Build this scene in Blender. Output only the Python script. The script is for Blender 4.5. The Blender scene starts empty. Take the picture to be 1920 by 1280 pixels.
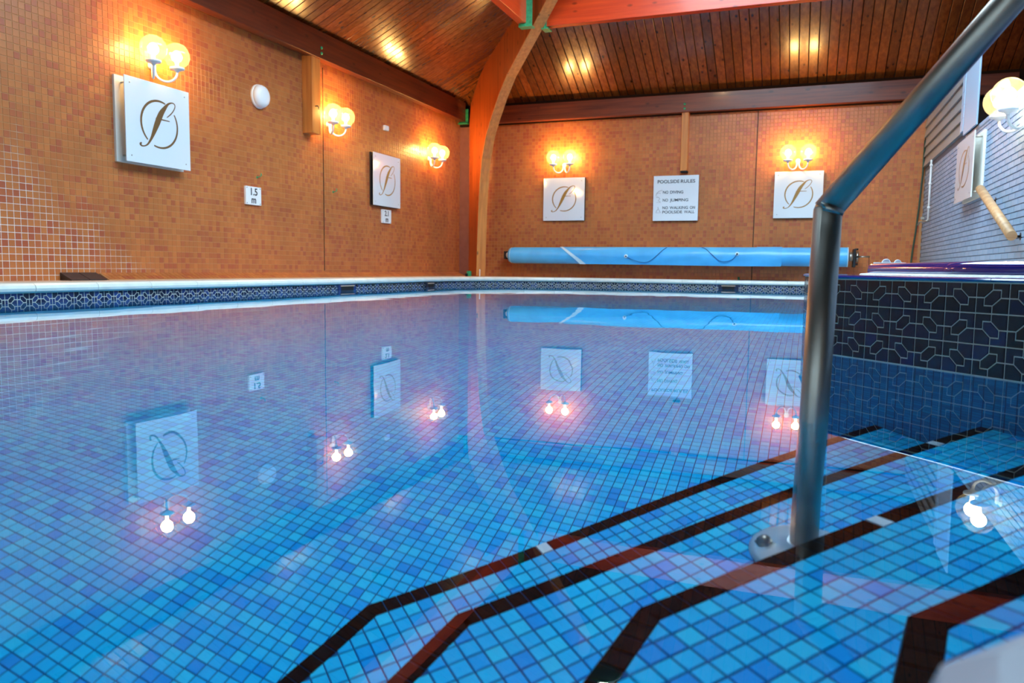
import bpy, bmesh, math, random
import numpy as np
from mathutils import Vector, Matrix

random.seed(7)
rng = np.random.default_rng(7)
S = bpy.context.scene
C = S.collection

# ------------------------------------------------------------------ camera
F_PX, PITCH, ROLL, YAW = 1458.23, 0.0943, 0.0123, 0.3606
CAM = Vector((4.8525, -10.6164, 0.235))
fw = Vector((-math.sin(YAW)*math.cos(PITCH), math.cos(YAW)*math.cos(PITCH), -math.sin(PITCH)))
rt = Vector((math.cos(YAW), math.sin(YAW), 0.0))
up = rt.cross(fw)
r2 = rt*math.cos(ROLL) + up*math.sin(ROLL)
u2 = -rt*math.sin(ROLL) + up*math.cos(ROLL)
cd = bpy.data.cameras.new('camera')
cam = bpy.data.objects.new('camera', cd)
C.objects.link(cam)
cam.matrix_world = Matrix(((r2.x, u2.x, -fw.x, CAM.x), (r2.y, u2.y, -fw.y, CAM.y), (r2.z, u2.z, -fw.z, CAM.z), (0, 0, 0, 1)))
cd.sensor_width = 36.0
cd.lens = F_PX/1920*36
cd.clip_start = 0.02
cd.dof.use_dof = True
cd.dof.focus_distance = 2.6
cd.dof.aperture_fstop = 7.0
S.camera = cam

# ------------------------------------------------------------------ world, lights, exposure
W = bpy.data.worlds.new('world')
S.world = W
W.use_nodes = True
W.node_tree.nodes['Background'].inputs[0].default_value = (0.45, 0.6, 0.9, 1)
W.node_tree.nodes['Background'].inputs[1].default_value = 0.1
S.view_settings.view_transform = 'Standard'
S.view_settings.look = 'None'
S.view_settings.gamma = 1
S.view_settings.use_curve_mapping = False
S.view_settings.exposure = 0.0
S.cycles.sample_clamp_indirect = 8.0
S.cycles.max_bounces = 10
S.cycles.diffuse_bounces = 4
S.cycles.transparent_max_bounces = 12
DAY = (0.60, 0.83, 1.0)          # daylight through the roof light and the end windows
SKY_STRENGTH = 14.0
WIN_STRENGTH = 1.8
LAMP_W = 36.0                     # each globe bulb
LAMP_COL = (1.0, 0.55, 0.15)

# ------------------------------------------------------------------ tagging helpers
def tag(o, label=None, cat=None, group=None, kind=None):
    if label: o['label'] = label
    if cat: o['category'] = cat
    if group: o['group'] = group
    if kind: o['kind'] = kind
    return o

def link(name, me, mat=None, parent=None, loc=None):
    o = bpy.data.objects.new(name, me)
    C.objects.link(o)
    if mat is not None and me is not None and not me.materials:
        me.materials.append(mat)
    if parent is not None: o.parent = parent
    if loc is not None: o.location = loc
    return o

def empty(name, loc=(0, 0, 0), rz=0.0):
    o = bpy.data.objects.new(name, None)
    C.objects.link(o)
    o.location = loc
    o.rotation_euler = (0, 0, rz)
    o.empty_display_size = 0.05
    return o

# ------------------------------------------------------------------ materials
class NT:
    def __init__(s, name):
        s.m = bpy.data.materials.new(name)
        s.m.use_nodes = True
        s.t = s.m.node_tree
        s.b = s.t.nodes['Principled BSDF']
        s.out = s.t.nodes['Material Output']
    def n(s, typ, **kw):
        x = s.t.nodes.new(typ)
        for k, v in kw.items():
            if isinstance(k, str) and hasattr(x, k): setattr(x, k, v)
        return x
    def l(s, a, b): s.t.links.new(a, b)
    def ramp(s, fac, stops, interp='LINEAR'):
        r = s.n('ShaderNodeValToRGB')
        r.color_ramp.interpolation = interp
        e = r.color_ramp.elements
        while len(e) < len(stops): e.new(0.5)
        for i, (p, c) in enumerate(stops):
            e[i].position = p
            e[i].color = (*c, 1)
        s.l(fac, r.inputs[0])
        return r.outputs[0]
    def math(s, op, a, b=0.0):
        m = s.n('ShaderNodeMath'); m.operation = op
        for i, v in enumerate((a, b)):
            if isinstance(v, (int, float)): m.inputs[i].default_value = v
            else: s.l(v, m.inputs[i])
        return m.outputs[0]
    def mix(s, fac, a, b, mode='MIX'):
        m = s.n('ShaderNodeMix'); m.data_type = 'RGBA'; m.blend_type = mode
        for i, v in ((0, fac), (6, a), (7, b)):
            if isinstance(v, (int, float)): m.inputs[i].default_value = v
            elif isinstance(v, tuple): m.inputs[i].default_value = (*v, 1)
            else: s.l(v, m.inputs[i])
        return m.outputs[2]
    def noise(s, scale, detail=2.0, vec=None, rough=0.5):
        n = s.n('ShaderNodeTexNoise')
        n.inputs['Scale'].default_value = scale
        n.inputs['Detail'].default_value = detail
        n.inputs['Roughness'].default_value = rough
        if vec is not None: s.l(vec, n.inputs['Vector'])
        return n.outputs[0]
    def coords(s, kind='Object', scale=None):
        tc = s.n('ShaderNodeTexCoord')
        v = tc.outputs[kind]
        if scale:
            mp = s.n('ShaderNodeMapping')
            mp.inputs['Scale'].default_value = scale
            s.l(v, mp.inputs['Vector'])
            v = mp.outputs[0]
        return v
    def tone(s):
        a = s.n('ShaderNodeAttribute'); a.attribute_name = 'tone'
        o = s.n('ShaderNodeObjectInfo')
        return s.math('FRACT', s.math('ADD', a.outputs['Fac'], o.outputs['Random']))
    def bump(s, h, strength=0.2, dist=0.01):
        b = s.n('ShaderNodeBump')
        b.inputs['Strength'].default_value = strength
        b.inputs['Distance'].default_value = dist
        s.l(h, b.inputs['Height'])
        s.l(b.outputs[0], s.b.inputs['Normal'])

def plain(name, col, rough=0.5, metal=0.0, spec=0.5, coat=0.0, var=0.0, vscale=20.0):
    m = NT(name)
    if var > 0:
        nz = m.noise(vscale, 3.0, m.coords('Object'))
        c = m.ramp(nz, [(0.3, tuple(x*(1-var) for x in col)), (0.7, tuple(min(1, x*(1+var)) for x in col))])
        m.l(c, m.b.inputs['Base Color'])
    else:
        m.b.inputs['Base Color'].default_value = (*col, 1)
    m.b.inputs['Roughness'].default_value = rough
    m.b.inputs['Metallic'].default_value = metal
    m.b.inputs['Specular IOR Level'].default_value = spec
    m.b.inputs['Coat Weight'].default_value = coat
    m.b.inputs['Coat Roughness'].default_value = 0.05
    return m.m

def emit(name, col, strength):
    m = NT(name)
    m.b.inputs['Base Color'].default_value = (0, 0, 0, 1)
    m.b.inputs['Emission Color'].default_value = (*col, 1)
    m.b.inputs['Emission Strength'].default_value = strength
    return m.m

def wood(name, dark, light, axis, rough=0.3, coat=0.4, knots=0.5, hue=0.35):
    # axis: long axis of grain in object coordinates (0,1,2)
    m = NT(name)
    t = m.tone()
    sc = [26.0, 26.0, 26.0]; sc[axis] = 1.2
    base = m.coords('Object')
    off = m.n('ShaderNodeVectorMath'); off.operation = 'ADD'
    cmb = m.n('ShaderNodeCombineXYZ')
    k = m.math('MULTIPLY', t, 37.0)
    for i in range(3): m.l(k, cmb.inputs[i])
    m.l(base, off.inputs[0]); m.l(cmb.outputs[0], off.inputs[1])
    mp = m.n('ShaderNodeMapping'); mp.inputs['Scale'].default_value = sc
    m.l(off.outputs[0], mp.inputs['Vector'])
    g = m.noise(1.0, 5.0, mp.outputs[0], 0.6)
    c = m.ramp(g, [(0.30, dark), (0.70, light)])
    # board to board tone
    tn = m.ramp(t, [(0.0, (1-hue,)*3), (0.5, (1.0, 1.0, 1.0)), (1.0, (1+hue*0.5, 1+hue*0.45, 1+hue*0.4))])
    c = m.mix(1.0, c, tn, 'MULTIPLY')
    if knots > 0:
        ks = [9.0, 9.0, 9.0]; ks[axis] = 4.2
        mk = m.n('ShaderNodeMapping'); mk.inputs['Scale'].default_value = ks
        m.l(off.outputs[0], mk.inputs['Vector'])
        v = m.n('ShaderNodeTexVoronoi'); v.inputs['Scale'].default_value = 1.0
        m.l(mk.outputs[0], v.inputs['Vector'])
        kf = m.ramp(v.outputs['Distance'], [(0.07, (knots,)*3), (0.17, (0, 0, 0))])
        c = m.mix(kf, c, tuple(x*0.12 for x in dark))
    m.l(c, m.b.inputs['Base Color'])
    m.b.inputs['Roughness'].default_value = rough
    m.b.inputs['Coat Weight'].default_value = coat
    m.b.inputs['Coat Roughness'].default_value = 0.12
    m.bump(g, 0.12, 0.004)
    return m.m

def tilemat(name, stops, rough=0.2, var=0.06, interp='CONSTANT', coat=0.0):
    m = NT(name)
    c = m.ramp(m.tone(), stops, interp)
    nz = m.noise(3.0, 3.0, m.coords('Object'))
    f = m.ramp(nz, [(0.3, (1-var,)*3), (0.7, (1+var,)*3)])
    c = m.mix(1.0, c, f, 'MULTIPLY')
    m.l(c, m.b.inputs['Base Color'])
    m.b.inputs['Roughness'].default_value = rough
    m.b.inputs['Coat Weight'].default_value = coat
    return m.m

M = {}
M['wall_tile'] = tilemat('terracotta_mosaic', [(0.0, (0.52, 0.158, 0.040)), (0.22, (0.49, 0.142, 0.037)), (0.42, (0.465, 0.118, 0.038)),
                                         (0.58, (0.555, 0.172, 0.044)), (0.80, (0.435, 0.098, 0.036)), (0.92, (0.50, 0.146, 0.038))], 0.35, 0.12)
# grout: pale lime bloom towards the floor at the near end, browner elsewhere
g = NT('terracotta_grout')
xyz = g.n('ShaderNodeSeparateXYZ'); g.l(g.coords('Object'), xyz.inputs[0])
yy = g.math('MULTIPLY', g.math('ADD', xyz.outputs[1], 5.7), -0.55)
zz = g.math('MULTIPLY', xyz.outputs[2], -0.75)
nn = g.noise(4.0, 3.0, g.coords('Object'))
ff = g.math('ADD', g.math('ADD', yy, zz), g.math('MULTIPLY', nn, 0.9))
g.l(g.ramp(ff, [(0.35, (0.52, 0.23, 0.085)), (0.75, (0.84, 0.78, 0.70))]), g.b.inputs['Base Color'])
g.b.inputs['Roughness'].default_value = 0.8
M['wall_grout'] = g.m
M['pool_tile'] = tilemat('blue_glass_mosaic', [(0.0, (0.004, 0.50, 0.92)), (0.22, (0.006, 0.56, 0.95)), (0.45, (0.002, 0.42, 0.90)),
                                           (0.62, (0.016, 0.62, 0.95)), (0.80, (0.001, 0.345, 0.86)), (0.9, (0.005, 0.53, 0.93))], 0.3, 0.05)
M['pool_tile'].node_tree.nodes['Principled BSDF'].inputs['Specular IOR Level'].default_value = 0.03   # glass under water
M['pool_grout'] = plain('pool_grout', (0.005, 0.09, 0.27), 0.9, 0, 0.03)
M['nosing'] = plain('black_nosing_tile', (0.004, 0.003, 0.004), 0.6, 0, 0.03)
M['pale_tile'] = plain('pale_patch_tile', (0.55, 0.72, 0.80), 0.4)
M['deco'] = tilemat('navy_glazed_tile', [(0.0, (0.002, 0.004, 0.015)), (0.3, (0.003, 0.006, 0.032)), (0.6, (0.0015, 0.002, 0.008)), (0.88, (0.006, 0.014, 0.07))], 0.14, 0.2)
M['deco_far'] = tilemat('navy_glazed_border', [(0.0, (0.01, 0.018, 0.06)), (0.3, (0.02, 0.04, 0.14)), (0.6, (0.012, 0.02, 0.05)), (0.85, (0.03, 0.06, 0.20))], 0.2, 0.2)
M['deco_grout'] = plain('pale_grout', (0.62, 0.64, 0.55), 0.8)
M['coping'] = plain('cream_coping_stone', (0.80, 0.84, 0.76), 0.35, 0, 0.5, 0.2, 0.06, 9)
M['kerb'] = plain('grey_kerb_stone', (0.30, 0.33, 0.40), 0.5, 0, 0.5, 0, 0.1, 12)
M['deck'] = plain('cream_deck_tile', (0.72, 0.50, 0.34), 0.5, 0, 0.5, 0, 0.15, 12)
M['blue_glaze'] = plain('cobalt_glazed_tile', (0.012, 0.016, 0.17), 0.08, 0, 0.6, 0.6, 0.15, 8)
M['lime'] = plain('lime_scaled_grout', (0.62, 0.63, 0.66), 0.7, 0, 0.5, 0, 0.25, 60)
M['board'] = wood('varnished_pine_board', (0.15, 0.036, 0.007), (0.29, 0.078, 0.014), 0, 0.24, 0.5, 0.95, 0.38)
M['board_y'] = wood('varnished_pine_board_back', (0.15, 0.036, 0.007), (0.29, 0.078, 0.014), 1, 0.24, 0.5, 0.95, 0.38)
M['roof_back'] = plain('dark_roof_and_shade', (0.020, 0.008, 0.004), 0.8)  # dark roof wood; elsewhere its near-black stands in for missing light
M['beam'] = wood('stained_glulam_y', (0.08, 0.012, 0.004), (0.20, 0.036, 0.009), 1, 0.4, 0.12, 0.6, 0.1)
M['beam_x'] = wood('stained_glulam_x', (0.10, 0.015, 0.005), (0.26, 0.048, 0.011), 0, 0.4, 0.15, 0.6, 0.1)
M['ring'] = wood('orange_red_glulam', (0.60, 0.040, 0.008), (0.85, 0.085, 0.014), 0, 0.35, 0.3, 0.6, 0.05)
M['ring_y'] = wood('orange_red_glulam_side', (0.60, 0.040, 0.008), (0.85, 0.085, 0.014), 1, 0.35, 0.3, 0.6, 0.05)
M['arch'] = wood('orange_glulam_arch', (0.30, 0.052, 0.008), (0.50, 0.110, 0.018), 2, 0.35, 0.3, 0.6, 0.05)
M['arch_soffit'] = wood('golden_glulam_soffit', (0.50, 0.160, 0.030), (0.74, 0.290, 0.060), 2, 0.4, 0.2, 0.8, 0.05)  # lighter, more golden tone than the arch sides
M['post'] = wood('pale_softwood_post', (0.55, 0.16, 0.03), (0.80, 0.30, 0.06), 2, 0.4, 0.2, 0.7, 0.05)
M['handrail_wood'] = wood('pale_wood_rail', (0.38, 0.20, 0.09), (0.58, 0.36, 0.18), 0, 0.5, 0.1, 0.2, 0.05)
M['green'] = plain('green_painted_steel', (0.03, 0.36, 0.16), 0.4, 0, 0.5, 0, 0.25, 40)
M['dark_green'] = plain('dark_green_enamel', (0.01, 0.10, 0.055), 0.25, 0, 0.5, 0.3)
M['white_enamel'] = plain('white_enamel', (0.86, 0.87, 0.86), 0.3, 0, 0.5, 0.3)
M['white_plastic'] = plain('white_plastic', (0.90, 0.91, 0.90), 0.35)
M['acrylic'] = plain('white_acrylic_panel', (0.80, 0.85, 0.88), 0.06, 0, 0.5, 0.5)
M['backer'] = plain('sign_backing_board', (0.78, 0.75, 0.66), 0.6)
M['gold'] = plain('gold_print', (0.36, 0.19, 0.035), 0.45)
M['bronze'] = plain('bronze_print', (0.17, 0.085, 0.025), 0.45)
M['ink'] = plain('black_ink', (0.02, 0.02, 0.025), 0.5)
M['grey_ink'] = plain('grey_ink', (0.42, 0.44, 0.46), 0.5)
M['steel'] = plain('brushed_stainless_steel', (0.42, 0.39, 0.34), 0.38, 1.0, 0.5, 0, 0.10, 14)
M['steel_plate'] = plain('polished_stainless_plate', (0.72, 0.78, 0.80), 0.35, 0.6)
M['dark_metal'] = plain('dark_bracket_metal', (0.03, 0.028, 0.03), 0.5, 0.6)
M['black'] = plain('matt_black', (0.004, 0.004, 0.005), 0.8)
M['head_strip'] = plain('dark_head_strip', (0.030, 0.014, 0.008), 0.9, 0, 0.1)  # dark strip along the wall heads
M['cover'] = plain('blue_pool_cover', (0.09, 0.50, 0.96), 0.35, 0, 0.5, 0.15, 0.10, 5)
M['cover_edge'] = plain('pale_cover_edge', (0.62, 0.84, 0.96), 0.4)
M['cord'] = plain('dark_blue_cord', (0.01, 0.12, 0.38), 0.6)
M['brick'] = tilemat('painted_brick', [(0.0, (0.23, 0.36, 0.52)), (0.4, (0.25, 0.38, 0.54)), (0.7, (0.215, 0.345, 0.51)), (0.9, (0.27, 0.40, 0.56))], 0.45, 0.06)
M['brick_joint'] = plain('painted_brick_joint', (0.10, 0.13, 0.20), 0.8)
M['cladding'] = plain('grey_white_cladding', (0.27, 0.29, 0.29), 0.4, 0, 0.5, 0, 0.05, 6)
M['pale_trim'] = plain('pale_blue_white_trim', (0.34, 0.48, 0.64), 0.4)
M['mauve'] = plain('mauve_render', (0.30, 0.12, 0.09), 0.7, 0, 0.3, 0, 0.1, 12)
M['dark_slate'] = plain('dark_slate_tile', (0.035, 0.022, 0.022), 0.35, 0, 0.5, 0, 0.3, 30)
M['hose'] = plain('dark_green_hose', (0.02, 0.06, 0.035), 0.5)
M['daylight'] = emit('daylight_through_roof_glass', DAY, SKY_STRENGTH)
M['daylight_win'] = emit('daylight_through_window_glass', DAY, WIN_STRENGTH)
M['bulb'] = emit('lamp_bulb', (1.0, 0.74, 0.34), 28.0)
M['frame'] = plain('white_window_frame', (0.75, 0.76, 0.77), 0.4)
M['plaster'] = plain('cream_plaster', (0.62, 0.50, 0.38), 0.8, 0, 0.3, 0, 0.06, 3)

# clear globe: fresnel reflection over tinted see-through glass
g = NT('clear_amber_globe_glass')
g.t.nodes.remove(g.b)
lw = g.n('ShaderNodeLayerWeight'); lw.inputs[0].default_value = 0.35
tint = g.ramp(lw.outputs['Facing'], [(0.0, (0.98, 0.96, 0.92)), (0.75, (0.95, 0.90, 0.80)), (1.0, (0.72, 0.62, 0.42))])
dif = g.n('ShaderNodeBsdfTranslucent'); dif.inputs[0].default_value = (1.0, 0.90, 0.66, 1)
md = g.n('ShaderNodeMixShader'); md.inputs[0].default_value = 0.085
refl = g.ramp(lw.outputs['Facing'], [(0.0, (0.04, 0.04, 0.04)), (0.7, (0.07, 0.07, 0.07)), (1.0, (0.45, 0.45, 0.45))])
tr = g.n('ShaderNodeBsdfTransparent'); g.l(tint, tr.inputs[0])
gl = g.n('ShaderNodeBsdfGlossy'); gl.inputs['Roughness'].default_value = 0.05
mx = g.n('ShaderNodeMixShader')
g.l(tr.outputs[0], md.inputs[1]); g.l(dif.outputs[0], md.inputs[2])
g.l(refl, mx.inputs[0]); g.l(md.outputs[0], mx.inputs[1]); g.l(gl.outputs[0], mx.inputs[2])
g.l(mx.outputs[0], g.out.inputs[0])
M['globe'] = g.m

# water: real refracting surface
g = NT('clear_pool_water')
g.t.nodes.remove(g.b)
gb = g.n('ShaderNodeBsdfGlass'); gb.inputs['IOR'].default_value = 1.333; gb.inputs['Roughness'].default_value = 0.0
gb.inputs['Color'].default_value = (0.97, 0.99, 1.0, 1)
nz = g.noise(1.0, 2.0, g.coords('Object', (2.2, 1.3, 1.0)))
bp = g.n('ShaderNodeBump'); bp.inputs['Strength'].default_value = 0.05; bp.inputs['Distance'].default_value = 0.02
g.l(nz, bp.inputs['Height']); g.l(bp.outputs[0], gb.inputs['Normal'])
g.l(gb.outputs[0], g.out.inputs[0])
M['water'] = g.m

# underwater wall mosaic (too small to pick apart)
g = NT('blue_mosaic_sheet')
bt = g.n('ShaderNodeTexBrick'); bt.offset = 0.0
bt.inputs['Scale'].default_value = 1.0
bt.inputs['Brick Width'].default_value = 0.027; bt.inputs['Row Height'].default_value = 0.027
bt.inputs['Mortar Size'].default_value = 0.0016; bt.inputs['Bias'].default_value = 0.0
bt.inputs['Color1'].default_value = (0.01, 0.15, 0.34, 1); bt.inputs['Color2'].default_value = (0.02, 0.27, 0.50, 1)
bt.inputs['Mortar'].default_value = (0.01, 0.035, 0.13, 1)
g.l(g.coords('UV'), bt.inputs['Vector'])
g.l(bt.outputs[0], g.b.inputs['Base Color']); g.b.inputs['Roughness'].default_value = 0.3
M['mosaic_sheet'] = g.m

# ------------------------------------------------------------------ geometry helpers
def mesh_from(name, verts, faces, mat=None, tone=None, smooth=False):
    me = bpy.data.meshes.new(name)
    me.from_pydata([tuple(v) for v in verts], [], faces)
    if tone is not None:
        a = me.attributes.new('tone', 'FLOAT', 'FACE')
        a.data.foreach_set('value', np.asarray(tone, dtype=np.float32))
    if mat is not None: me.materials.append(mat)
    if smooth: me.polygons.foreach_set('use_smooth', [True]*len(me.polygons))
    me.update()
    return me

def box_bm(bm, lo, hi, bev=0.0):
    r = bmesh.ops.create_cube(bm, size=1.0)
    vs = r['verts']
    for v in vs:
        v.co = Vector(((lo[i]+hi[i])/2 + v.co[i]*(hi[i]-lo[i]) for i in range(3)))
    if bev > 0:
        es = list({e for v in vs for e in v.link_edges})
        bmesh.ops.bevel(bm, geom=es, offset=bev, segments=2, affect='EDGES', profile=0.5)

def bm_obj(name, bm, mat, parent=None, smooth=False):
    bmesh.ops.recalc_face_normals(bm, faces=bm.faces)
    me = bpy.data.meshes.new(name)
    bm.to_mesh(me); bm.free()
    me.materials.append(mat)
    if smooth: me.polygons.foreach_set('use_smooth', [True]*len(me.polygons))
    return link(name, me, None, parent)

def box(name, lo, hi, mat, parent=None, bev=0.0):
    # mesh origin at the box centre so Object coordinates stay local
    bm = bmesh.new()
    c = [(lo[i]+hi[i])/2 for i in range(3)]
    box_bm(bm, [lo[i]-c[i] for i in range(3)], [hi[i]-c[i] for i in range(3)], bev)
    o = bm_obj(name, bm, mat, parent)
    o.location = c
    return o

def tube_mesh(name, pts, rad, mat, seg=12, closed_ends=True, smooth=True):
    pts = [Vector(p) for p in pts]
    rad = rad if isinstance(rad, (list, tuple)) else [rad]*len(pts)
    verts, faces = [], []
    prev = None
    for i, p in enumerate(pts):
        d = (pts[min(i+1, len(pts)-1)] - pts[max(i-1, 0)]).normalized()
        a = prev if prev is not None else (Vector((0, 0, 1)) if abs(d.z) < 0.9 else Vector((1, 0, 0)))
        x = (a - d*a.dot(d)).normalized()
        prev = x
        y = d.cross(x)
        for k in range(seg):
            t = 2*math.pi*k/seg
            verts.append(p + (x*math.cos(t) + y*math.sin(t))*rad[i])
    for i in range(len(pts)-1):
        for k in range(seg):
            a = i*seg+k; b = i*seg+(k+1) % seg
            faces.append((a, b, b+seg, a+seg))
    if closed_ends:
        faces.append(tuple(range(seg))[::-1])
        faces.append(tuple((len(pts)-1)*seg+k for k in range(seg)))
    me = mesh_from(name, verts, faces, mat)
    if smooth: me.polygons.foreach_set('use_smooth', [len(p.vertices) == 4 for p in me.polygons])
    return me

def lathe_mesh(name, prof, mat, seg=24, axis='z', smooth=True):
    # prof: list of (radius, height)
    verts, faces = [], []
    for r, h in prof:
        for k in range(seg):
            t = 2*math.pi*k/seg
            verts.append((r*math.cos(t), r*math.sin(t), h))
    for i in range(len(prof)-1):
        for k in range(seg):
            a = i*seg+k; b = i*seg+(k+1) % seg
            faces.append((a, b, b+seg, a+seg))
    faces.append(tuple(range(seg))[::-1])
    faces.append(tuple((len(prof)-1)*seg+k for k in range(seg)))
    if axis == 'x': verts = [(h, a, b) for a, b, h in verts]
    if axis == '-y': verts = [(a, -h, b) for a, b, h in verts]
    if axis == '-x': verts = [(-h, a, b) for a, b, h in verts]
    me = mesh_from(name, verts, faces, mat)
    if smooth: me.polygons.foreach_set('use_smooth', [len(p.vertices) == 4 for p in me.polygons])
    return me

def prism(name, poly, z0, z1, mat, parent=None, plane=None):
    # extrude 2D polygon; plane=(O,U,V,N) else xy with z
    if plane is None: O, U, V, N = Vector(), Vector((1, 0, 0)), Vector((0, 1, 0)), Vector((0, 0, 1))
    else: O, U, V, N = plane
    n = len(poly)
    verts = [O+U*a+V*b+N*z0 for a, b in poly] + [O+U*a+V*b+N*z1 for a, b in poly]
    faces = [tuple(range(n))[::-1], tuple(range(n, 2*n))] + [(i, (i+1) % n, (i+1) % n+n, i+n) for i in range(n)]
    bm = bmesh.new()
    bv = [bm.verts.new(v) for v in verts]
    for f in faces: bm.faces.new([bv[i] for i in f])
    return bm_obj(name, bm, mat, parent)

def squares(name, O, U, V, N, cu, cv, half, h, inset, mat, parent=None, tones=None, hv=None):
    # thousands of raised tiles as one mesh
    cu = np.asarray(cu, float); cv = np.asarray(cv, float); n = len(cu)
    if n == 0: return None
    hv = half if hv is None else hv
    O, U, V, N = (np.array(tuple(x), float) for x in (O, U, V, N))
    sg = np.array([(-1, -1), (1, -1), (1, 1), (-1, 1)], float)
    vs = np.zeros((n, 8, 3))
    for k in range(4):
        u = cu + sg[k, 0]*half; v = cv + sg[k, 1]*hv
        vs[:, k] = O + u[:, None]*U + v[:, None]*V
        u = cu + sg[k, 0]*(half-inset); v = cv + sg[k, 1]*(hv-inset)
        vs[:, 4+k] = O + u[:, None]*U + v[:, None]*V + N*h
    base = np.arange(n)[:, None, None]*8
    f = np.array([(4, 5, 6, 7), (0, 1, 5, 4), (1, 2, 6, 5), (2, 3, 7, 6), (3, 0, 4, 7)])[None]
    fc = (f+base).reshape(-1)
    me = bpy.data.meshes.new(name)
    me.vertices.add(n*8); me.vertices.foreach_set('co', vs.reshape(-1))
    me.loops.add(len(fc)); me.loops.foreach_set('vertex_index', fc.astype(np.int32))
    me.polygons.add(n*5)
    me.polygons.foreach_set('loop_start', (np.arange(n*5)*4).astype(np.int32))
    me.update(calc_edges=True)
    me.shade_flat()
    if tones is None: tones = rng.random(n)
    a = me.attributes.new('tone', 'FLOAT', 'FACE')
    a.data.foreach_set('value', np.repeat(tones, 5).astype(np.float32))
    me.materials.append(mat)
    return link(name, me, None, parent)

def single_tile_mesh(name, U, V, N, half, h, inset, mat, hv=None):
    hv = half if hv is None else hv
    U, V, N = Vector(U), Vector(V), Vector(N)
    sg = [(-1, -1), (1, -1), (1, 1), (-1, 1)]
    vs = [U*a*half+V*b*hv for a, b in sg] + [U*a*(half-inset)+V*b*(hv-inset)+N*h for a, b in sg]
    return mesh_from(name, vs, [(4, 5, 6, 7), (0, 1, 5, 4), (1, 2, 6, 5), (2, 3, 7, 6), (3, 0, 4, 7)], mat)

def split_tiles(parent, O, U, V, N, cu, cv, half, h, inset, mat, n_single, score, hv=None, name='tile'):
    """the n_single tiles with the best score become objects of their own, the rest one 'stuff' part"""
    cu = np.asarray(cu); cv = np.asarray(cv)
    order = np.argsort(-score)
    one = order[:n_single]; rest = order[n_single:]
    me = single_tile_mesh(name, U, V, N, half, h, inset, mat, hv)
    O, U_, V_ = Vector(O), Vector(U), Vector(V)
    for i in one:
        o = bpy.data.objects.new(name, me)
        C.objects.link(o)
        o.parent = parent
        o.location = O + U_*float(cu[i]) + V_*float(cv[i])
    r = squares('small_tiles', O, U, V, N, cu[rest], cv[rest], half, h, inset, mat, parent, None, hv)
    if r: r['kind'] = 'stuff'

Rm = np.array([tuple(r2), tuple(u2), tuple(fw)])
def view_size(P, pool=False):
    """rough on-screen size (px per metre), 0 when outside the frame"""
    P = np.asarray(P, float).copy()
    if pool: P[:, 2] *= 0.45
    q = (P - np.array(tuple(CAM))) @ Rm.T
    z = np.maximum(q[:, 2], 1e-3)
    x = 960+F_PX*q[:, 0]/z; y = 640-F_PX*q[:, 1]/z
    ins = (q[:, 2] > 0.05) & (x > -15) & (x < 1935) & (y > -15) & (y < 1295)
    return np.where(ins, F_PX/z, 0.001/z)

def clip_poly(poly, halfplanes):
    # halfplanes: (a,b,c): keep a*x+b*y+c >= 0
    for a, b, c in halfplanes:
        out = []
        n = len(poly)
        for i in range(n):
            p, q = poly[i], poly[(i+1) % n]
            dp = a*p[0]+b*p[1]+c; dq = a*q[0]+b*q[1]+c
            if dp >= 0: out.append(p)
            if (dp >= 0) != (dq >= 0):
                t = dp/(dp-dq)
                out.append((p[0]+(q[0]-p[0])*t, p[1]+(q[1]-p[1])*t))
        poly = out
        if len(poly) < 3: return []
    return poly

def area(poly):
    return 0.5*abs(sum(poly[i][0]*poly[(i+1) % len(poly)][1]-poly[(i+1) % len(poly)][0]*poly[i][1] for i in range(len(poly))))

def raised_poly(verts, faces, tones, poly, O, U, V, N, h, inset, tone):
    """append one raised polygon piece (poly shrunk slightly at its top)"""
    sa = sum(poly[i][0]*poly[(i+1) % len(poly)][1]-poly[(i+1) % len(poly)][0]*poly[i][1] for i in range(len(poly)))
    if sa < 0: poly = poly[::-1]
    n = len(poly)
    b = len(verts)
    top = []
    for i in range(n):
        p0, p1, p2 = (Vector(poly[(i-1) % n]), Vector(poly[i]), Vector(poly[(i+1) % n]))
        e1 = (p1-p0); e2 = (p2-p1)
        if e1.length < 1e-7 or e2.length < 1e-7: top.append(tuple(p1)); continue
        e1.normalize(); e2.normalize()
        n1 = Vector((-e1.y, e1.x)); n2 = Vector((-e2.y, e2.x))
        m = n1+n2
        k = m.dot(n1)
        m = m/max(k, 0.35)
        top.append((p1.x+m.x*inset, p1.y+m.y*inset))
    for p in poly: verts.append(O+U*p[0]+V*p[1])
    for p in top: verts.append(O+U*p[0]+V*p[1]+N*h)
    faces.append(tuple(range(b+n, b+2*n)))
    for i in range(n): faces.append((b+i, b+(i+1) % n, b+(i+1) % n+n, b+i+n))
    tones.extend([tone]*(n+1))

Z3 = Vector((0, 0, 1)); X3 = Vector((1, 0, 0)); Y3 = Vector((0, 1, 0))
DECK = 0.110
FLOOR_Z = -1.13
P = 0.0268                       # pool mosaic pitch
E45 = Vector((0.6615, -0.74994, 0))      # along the spa's front face
N45 = Vector((-0.74994, -0.6615, 0))     # out of that face
TA = Vector((4.9265, -8.2355, 0))        # its left corner at the water line
TB = Vector((4.845, -7.02, 0))           # far end of its left face

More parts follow.
